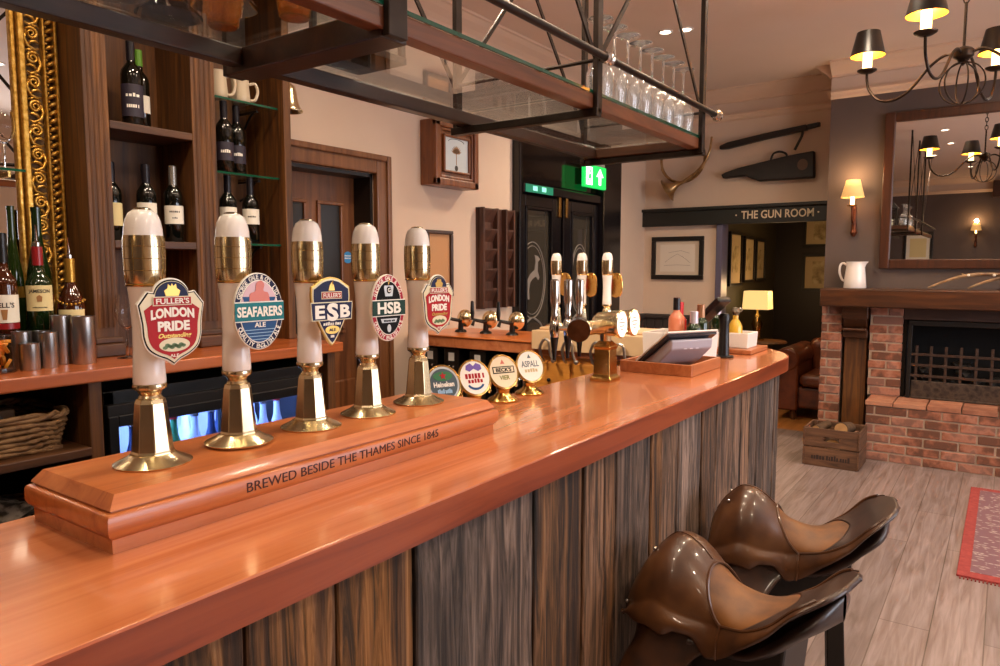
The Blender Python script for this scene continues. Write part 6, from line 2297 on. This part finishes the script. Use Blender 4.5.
def sconce(label, loc, rz):
    """local -y faces the room"""
    t = thing('wall_sconce', label, 'wall lamp', loc, rz, 'shaded wall lamps')
    CU = mottled('coppery_bronze', ['5A2C18', '7A4226'], 20, 0.35, 0, 0.7)
    m = MB()
    m.lathe([(0.0, -0.16), (0.012, -0.155), (0.028, -0.12), (0.018, -0.09), (0.022, -0.06), (0.014, -0.02), (0.018, 0.06), (0.012, 0.1), (0, 0.105)], 16, Matrix.Translation((0, -0.018, 0)))
    m.build('back_plate', CU, t, True)
    m = MB()
    m.tube(cat_rom([(0, -0.02, -0.02), (0, -0.07, -0.05), (0, -0.12, -0.02), (0, -0.13, 0.05), (0, -0.13, 0.085)], 6), 0.008, 8)
    m.build('arm', CU, t, True)
    m = MB()
    m.lathe([(0, 0.08), (0.034, 0.085), (0.038, 0.095), (0.018, 0.1), (0, 0.1)], 20, Matrix.Translation((0, -0.13, 0)))
    m.build('drip_pan', BRASSB, t, True)
    m = MB()
    m.lathe([(0, 0.1), (0.015, 0.1), (0.015, 0.20), (0, 0.20)], 16, Matrix.Translation((0, -0.13, 0)))
    m.build('candle_tube', CANDLE, t, True, angle=0.8)
    m = MB()
    m.cap = False
    m.lathe([(0.088, 0.155), (0.052, 0.295)], 28, Matrix.Translation((0, -0.13, 0)))
    sh = m.build('shade', P('sconce_shade', 'E2B878', 0.8, Emission_Color=lin('FFC070'), Emission_Strength=0.35), t, 'all', solid=0.0015)
    return t


sconce('lit wall lamp with a cream shade on the dark chimney breast', (6.6, 1.06, 1.93), -R90)
light('sconce_light', 'POINT', (6.46, 1.06, 2.27), 3.2, WARM2, 0.03)
light('sconce_light_low', 'POINT', (6.46, 1.06, 2.05), 2.2, WARM2, 0.03)
sconce('lit wall lamp with a cream shade, seen in the mantel mirror', (-3.0, 0.52, 2.05), R90)
light('sconce_light_rear', 'POINT', (-2.86, 0.52, 2.38), 4, WARM2, 0.03)
picture('small picture on the wall behind the camera, seen in the mirror', 0.5, 0.62, BLACKW, LABELC, 0.05, LABELW, 0.7, (-3.0, 1.45, 1.9), R90)
o = bx((-0.1, -1.3, -0.15), (0.1, 0.9, 0.15)).build('oak_beam', OAKY, None, bevel=0.02, loc=(-2.9, -0.6, 2.95))
o['kind'] = 'structure'
o.name = 'trim_%d' % (k + 5)

# ================================================================== ON THE FAR WALL
t = picture('black-framed pale drawing on the far wall left of the doorway', 0.545, 0.43, BLACKW, P('drawing_paper', 'CFC2B2', 0.7), 0.045, P('drawing_mount', 'C4B29C', 0.7), 0.8, (7.0, 2.735, 1.615), -R90,
            sketch=[[(-0.7, -0.3), (-0.4, 0.0), (0.0, 0.3), (0.3, 0.1), (0.75, -0.35)], [(-0.75, -0.55), (0.0, -0.5), (0.75, -0.55)], [(-0.5, 0.4), (0.2, 0.55), (0.7, 0.35)]])
HORN = mottled('tarnished_brass', ['6E5234', '9C7C52', 'B89A70'], 12, 0.32, 0.1, 0.9)
t = thing('hunting_horn', 'coiled brass hunting horn hanging on the far wall', 'horn', (6.95, 2.68, 2.28))
cy, czz, rr = 2.685, 2.585, 0.225
pts = []
for i in range(38):
    a = math.radians(-60 + 400 * i / 37)
    pts.append((6.955 - 0.02 * i / 37, cy + rr * math.cos(a), czz + rr * math.sin(a)))
m = MB()
m.tube(pts, 0.013, 10)
wb(m, 'coiled_tube', HORN, t, smooth=True)
m = MB()
bell = cat_rom([(6.95, 2.40, 2.775), (6.94, 2.41, 2.66), (6.93, 2.45, 2.55), (6.925, 2.53, 2.45), (6.92, 2.66, 2.365), (6.91, 2.74, 2.33), (6.90, 2.82, 2.285)], 7)
m.tube(bell, [0.010 + 0.012 * i / (len(bell) - 1) + 0.10 * max(0, (i / (len(bell) - 1) - 0.72) / 0.28) ** 2.2 for i in range(len(bell))], 24)
wb(m, 'flared_bell', HORN, t, smooth=True, angle=0.9)
CASEL = mottled('dark_case_leather', ['0E0908', '1C120E'], 12, 0.5, 0.2)


def yz_prism(poly, x0, x1):
    return MB().prism(poly, x0, x1, Matrix(((0, 1, 0, 0), (1, 0, 0, 0), (0, 0, 1, 0), (0, 0, 0, 1))))


t = thing('gun_slip', 'long slim dark leather gun slip, upper of the two on the far wall', 'gun case', (6.97, 1.9, 2.65), 0, 'gun cases on the far wall')
wb(yz_prism([(2.321, 2.681), (2.245, 2.708), (1.9, 2.756), (1.539, 2.797), (1.529, 2.747), (1.9, 2.70), (2.243, 2.646), (2.32, 2.647)], 6.935, 6.995), 'slip_body', CASEL, t, bevel=0.012, seg=3)
wb(yz_prism([(1.54, 2.794), (1.431, 2.806), (1.43, 2.771), (1.535, 2.752)], 6.945, 6.99), 'end_flap', CASEL, t, bevel=0.006)
wb(MB().tube(cat_rom([(6.95, 1.57, 2.75), (6.945, 1.575, 2.70), (6.95, 1.61, 2.63), (6.955, 1.635, 2.58)], 5), 0.012, 8), 'strap', CASEL, t, smooth=True)
t = thing('gun_case', 'broad dark leather leg-of-mutton gun case, lower of the two on the far wall', 'gun case', (6.97, 1.9, 2.32), 0, 'gun cases on the far wall')
wb(yz_prism([(2.294, 2.405), (2.25, 2.425), (2.124, 2.458), (1.833, 2.508), (1.693, 2.532), (1.463, 2.556), (1.454, 2.318), (1.935, 2.319), (2.009, 2.348), (2.065, 2.376), (2.15, 2.375), (2.273, 2.366)], 6.92, 6.995), 'case_body', CASEL, t, bevel=0.014, seg=3)
wb(MB().tube(cat_rom([(6.95, 1.842, 2.505), (6.945, 1.817, 2.561), (6.945, 1.764, 2.576), (6.945, 1.711, 2.555), (6.95, 1.696, 2.525)], 6), 0.010, 8), 'handle', CASEL, t, smooth=True)
wb(MB().prism(ell(0.045, 0.05, 16), -0.003, 0, Matrix.Translation((6.919, 1.555, 2.44)) @ Matrix.Rotation(-R90, 4, 'Z')), 'worn_crest', P('crest_leather', '5A4436', 0.6), t)

# ================================================================== CRATE, RUG, CHANDELIER, DOWNLIGHTS
t = thing('wooden_crate', 'old wooden crate of logs on the floor beside the brick hearth', 'crate', (5.985, 1.03, 0))
W2, D2, H2 = 0.185, 0.165, 0.30
# local: x depth, y width
m = MB()
for z0, z1 in ((0.005, 0.145), (0.152, 0.295)):
    if z0 < 0.1:
        m.box((-D2, -W2, z0), (-D2 + 0.014, W2, z1))
    else:
        for lo, hi in (((-D2, -W2, z0), (-D2 + 0.014, W2, z0 + 0.045)), ((-D2, -W2, z0 + 0.08), (-D2 + 0.014, W2, z1)), ((-D2, -W2, z0 + 0.045), (-D2 + 0.014, -0.055, z0 + 0.08)), ((-D2, 0.055, z0 + 0.045), (-D2 + 0.014, W2, z0 + 0.08))):
            m.box(lo, hi)
m.build('front_boards', CRATEW, t, bevel=0.003)
SIDEW = wood('crate_wood_side', ['3E2818', '5E3E28', '765238'], 'X', 8, 12, 0.75, 0.0, 0.4)
m = MB()
for z0, z1 in ((0.005, 0.145), (0.152, 0.295)):
    m.box((D2 - 0.014, -W2, z0), (D2, W2, z1))
m.build('back_boards', CRATEW, t, bevel=0.003)
for s_ in (-1, 1):
    m = MB()
    for z0, z1 in ((0.005, 0.145), (0.152, 0.295)):
        m.box((-D2 - 0.004, s_ * W2 - (0.0 if s_ > 0 else 0.014), z0), (D2 + 0.004, s_ * W2 + (0.014 if s_ > 0 else 0.0), z1))
    m.build('side_boards', SIDEW, t, bevel=0.003)
m = MB()
m.box((-D2, -W2, 0.0), (D2, W2, 0.012))
for sx in (-1, 1):
    for sy in (-1, 1):
        m.box((sx * (D2 - 0.03) - 0.014, sy * (W2 - 0.016) - 0.014, 0.01), (sx * (D2 - 0.03) + 0.014, sy * (W2 - 0.016) + 0.014, 0.30))
m.build('corner_posts', CRATEW, t, bevel=0.003)
text('~~~~~~~~~~~~~~', P('faded_stencil', '30201A', 0.8), t, 0, 0.075, 0.04, 0.27, y=0, M=Matrix.Translation((-D2 - 0.0006, 0, 0)) @ Matrix.Rotation(-R90, 4, 'Z'), bold=0.0)
BARK = mottled('log_bark', ['3A281A', '5E442C'], 16, 0.9, 0.6)
CUT = mottled('log_cut_end', ['A87A4A', 'C89A66'], 14, 0.8)
for i, (p, q, r, lb) in enumerate((((-0.06, -0.05, 0.285), (0.12, -0.08, 0.265), 0.052, 'thickest cut log lying in the wooden crate, round end showing'), ((-0.08, 0.125, 0.265), (0.1, 0.075, 0.28), 0.034, 'thin pale split log lying in the wooden crate'), ((-0.1, 0.0, 0.15), (0.1, 0.03, 0.15), 0.06, 'log at the bottom of the wooden crate'))):
    p, q = Vector(p), Vector(q)
    lg = thing('fire_log', lb, 'log', Vector(t.location) + p, 0, 'logs in the crate')
    MB().cyl((0, 0, 0), q - p, r, r * 0.95, 14).build('bark', BARK, lg, True)
    d = (q - p).normalized()
    MB().cyl(-d * 0.002, d * 0.002, r * 0.93, None, 14).build('cut_end', CUT, lg, True)

RUGM = P('rug_weave', '8A4A40', 0.95)
_b = RUGM.node_tree.nodes['Principled BSDF']
_tc = N(RUGM, 'ShaderNodeTexCoord')
_vo = N(RUGM, 'ShaderNodeTexVoronoi')
_vo.inputs['Scale'].default_value = 22
_vo.distance = 'MANHATTAN'
lk(RUGM, _tc.outputs['Object'], _vo.inputs['Vector'])
_wv = N(RUGM, 'ShaderNodeTexWave')
_wv.inputs['Scale'].default_value = 9
_wv.inputs['Distortion'].default_value = 3
lk(RUGM, _tc.outputs['Object'], _wv.inputs['Vector'])
_ad = N(RUGM, 'ShaderNodeMath', operation='ADD')
lk(RUGM, _vo.outputs['Distance'], _ad.inputs[0])
_m5 = N(RUGM, 'ShaderNodeMath', operation='MULTIPLY')
_m5.inputs[1].default_value = 0.5
lk(RUGM, _wv.outputs['Fac'], _m5.inputs[0])
lk(RUGM, _m5.outputs[0], _ad.inputs[1])
_r = ramp(RUGM, [(0.2, '5E3A3C'), (0.40, '8E7672'), (0.6, 'A8968E'), (0.8, '745258')])
lk(RUGM, _ad.outputs[0], _r.inputs[0])
lk(RUGM, _r.outputs[0], _b.inputs['Base Color'])
t = thing('patterned_rug', 'red-bordered patterned rug on the boards at the right', 'rug', (4.97, -0.83, 0))
bx((-0.87, -0.95, 0.001), (0.87, 0.96, 0.012)).build('border', mottled('rug_red', ['86302C', '9A3E38'], 40, 0.95), t, bevel=0.003)
bx((-0.80, -0.88, 0.0115), (0.80, 0.905, 0.0135)).build('field', RUGM, t)
m = MB()
for sx in (-1, 1):
    for i in range(120):
        yy = -0.94 + i * 1.88 / 119
        m.box((sx * 0.865 - (0.03 if sx < 0 else 0), yy, 0.001), (sx * 0.865 + (0.03 if sx > 0 else 0), yy + 0.006, 0.006))
o = m.build('fringe', MATS['rug_red'], t)
o['kind'] = 'stuff'

t = thing('chandelier', 'black iron chandelier with four shaded candle lamps hanging from the ceiling', 'chandelier', (4.50, 0.245, 2.415))
CHI = mottled('chandelier_iron', ['2A201A', '4A3A2C'], 20, 0.4, 0, 0.8)
m = MB()
Mh = Matrix.Translation((0, 0, 0.14))
m.lathe([(0, 0.03), (0.02, 0.03), (0.045, 0.045), (0.048, 0.05), (0.048, 0.08), (0.04, 0.088), (0.012, 0.10), (0, 0.105)], 12, Mh)
m.lathe([(0, 0.0), (0.012, 0.015), (0.028, 0.03), (0, 0.03)], 12, Mh)
m.tube([(0, 0, 0.24), (0, 0, 0.46)], 0.007, 8)
m.build('hub', CHI, t, True)
m = MB()
z = 0.46
i = 0
while z < 0.78:
    zz = z + 0.018
    if i % 2:
        m.tube([(0.013 * math.cos(a * PI / 8), 0, zz + 0.024 * math.sin(a * PI / 8)) for a in range(16)], 0.0035, 6, True)
    else:
        m.tube([(0, 0.013 * math.cos(a * PI / 8), zz + 0.024 * math.sin(a * PI / 8)) for a in range(16)], 0.0035, 6, True)
    z += 0.038
    i += 1
m.lathe([(0, 0.765), (0.03, 0.77), (0.055, 0.79), (0.055, 0.80), (0, 0.80)], 20)
m.build('chain', CHI, t, True)
m = MB()
for i in range(3):
    a = i * PI / 3 + 0.3
    c, s_ = math.cos(a), math.sin(a)
    loop = [(0.105 * math.sin(q) * c, 0.105 * math.sin(q) * s_, 0.055 + 0.105 * math.cos(q)) for q in [2 * PI * j / 36 for j in range(36)]]
    m.tube(loop, 0.0042, 6, True)
loop = [(0.045 * math.cos(q), 0.045 * math.sin(q), -0.03 + 0.0 * q) for q in [2 * PI * j / 20 for j in range(20)]]
m.build('wire_globe', CHI, t, True)
for a_ in (76, 164, 256, 344):
    a = math.radians(a_)
    c, s_ = math.cos(a), math.sin(a)
    prof2 = [(0.04, 0.205), (0.09, 0.212), (0.16, 0.165), (0.25, 0.065), (0.335, 0.025), (0.41, 0.04), (0.462, 0.10), (0.477, 0.155), (0.480, 0.20)]
    arm = MB().tube(cat_rom([(r * c, r * s_, z) for r, z in prof2], 6), 0.0075, 8).build('arm', CHI, t, True)
    Mq = Matrix.Translation((0.480 * c, 0.480 * s_, 0))
    MB().lathe([(0, 0.195), (0.03, 0.20), (0.05, 0.212), (0.052, 0.218), (0, 0.216)], 20, Mq).build('drip_pan', CHI, arm, True)
    MB().lathe([(0, 0.216), (0.024, 0.216), (0.024, 0.315), (0, 0.315)], 18, Mq).build('candle_tube', CANDLE, arm, True, angle=0.8)
    m = MB()
    m.cap = False
    m.lathe([(0.090, 0.295), (0.060, 0.425)], 28, Mq)
    m.build('shade', P('black_card_shade', '17110D', 0.35), arm, 'all')
    m = MB()
    m.cap = False
    m.lathe([(0.0885, 0.2945), (0.0585, 0.4235)], 28, Mq)
    m.build('gold_lining', SHADEI, arm, 'all')
    light('chandelier_light', 'POINT', (4.50 + 0.480 * c, 0.245 + 0.480 * s_, 2.415 + 0.345), 7.0, WARM2, 0.02)

dl = None
for x, y, q in ((5.02, 2.09, 'left one of the pair in view beyond the rack'), (5.05, 1.95, 'right one of the pair in view beyond the rack')) + tuple((x, y, None) for x, y, e in SPOTS if x < 5.0 or x > 5.1):
    q = q or 'one added out of view to light the room'
    if dl is None:
        dl = thing('ceiling_spotlight', 'recessed round ceiling spotlight, ' + q, 'ceiling light', (x, y, 3.2), 0, 'recessed ceiling spotlights')
        m = MB()
        m.cap = False
        m.lathe([(0.036, -0.001), (0.052, -0.001), (0.052, -0.007), (0.044, -0.010), (0.036, -0.006), (0.036, -0.001)], 28).build('trim_ring', WHITEB, dl, True)
        MB().lathe([(0, -0.0045), (0.036, -0.0045), (0.036, -0.003), (0, -0.003)], 24).build('lit_lens', emit('downlight', 'FFE8C8', 12), dl)
    else:
        dup(dl, (x, y, 3.2), None, 'recessed round ceiling spotlight, ' + q)
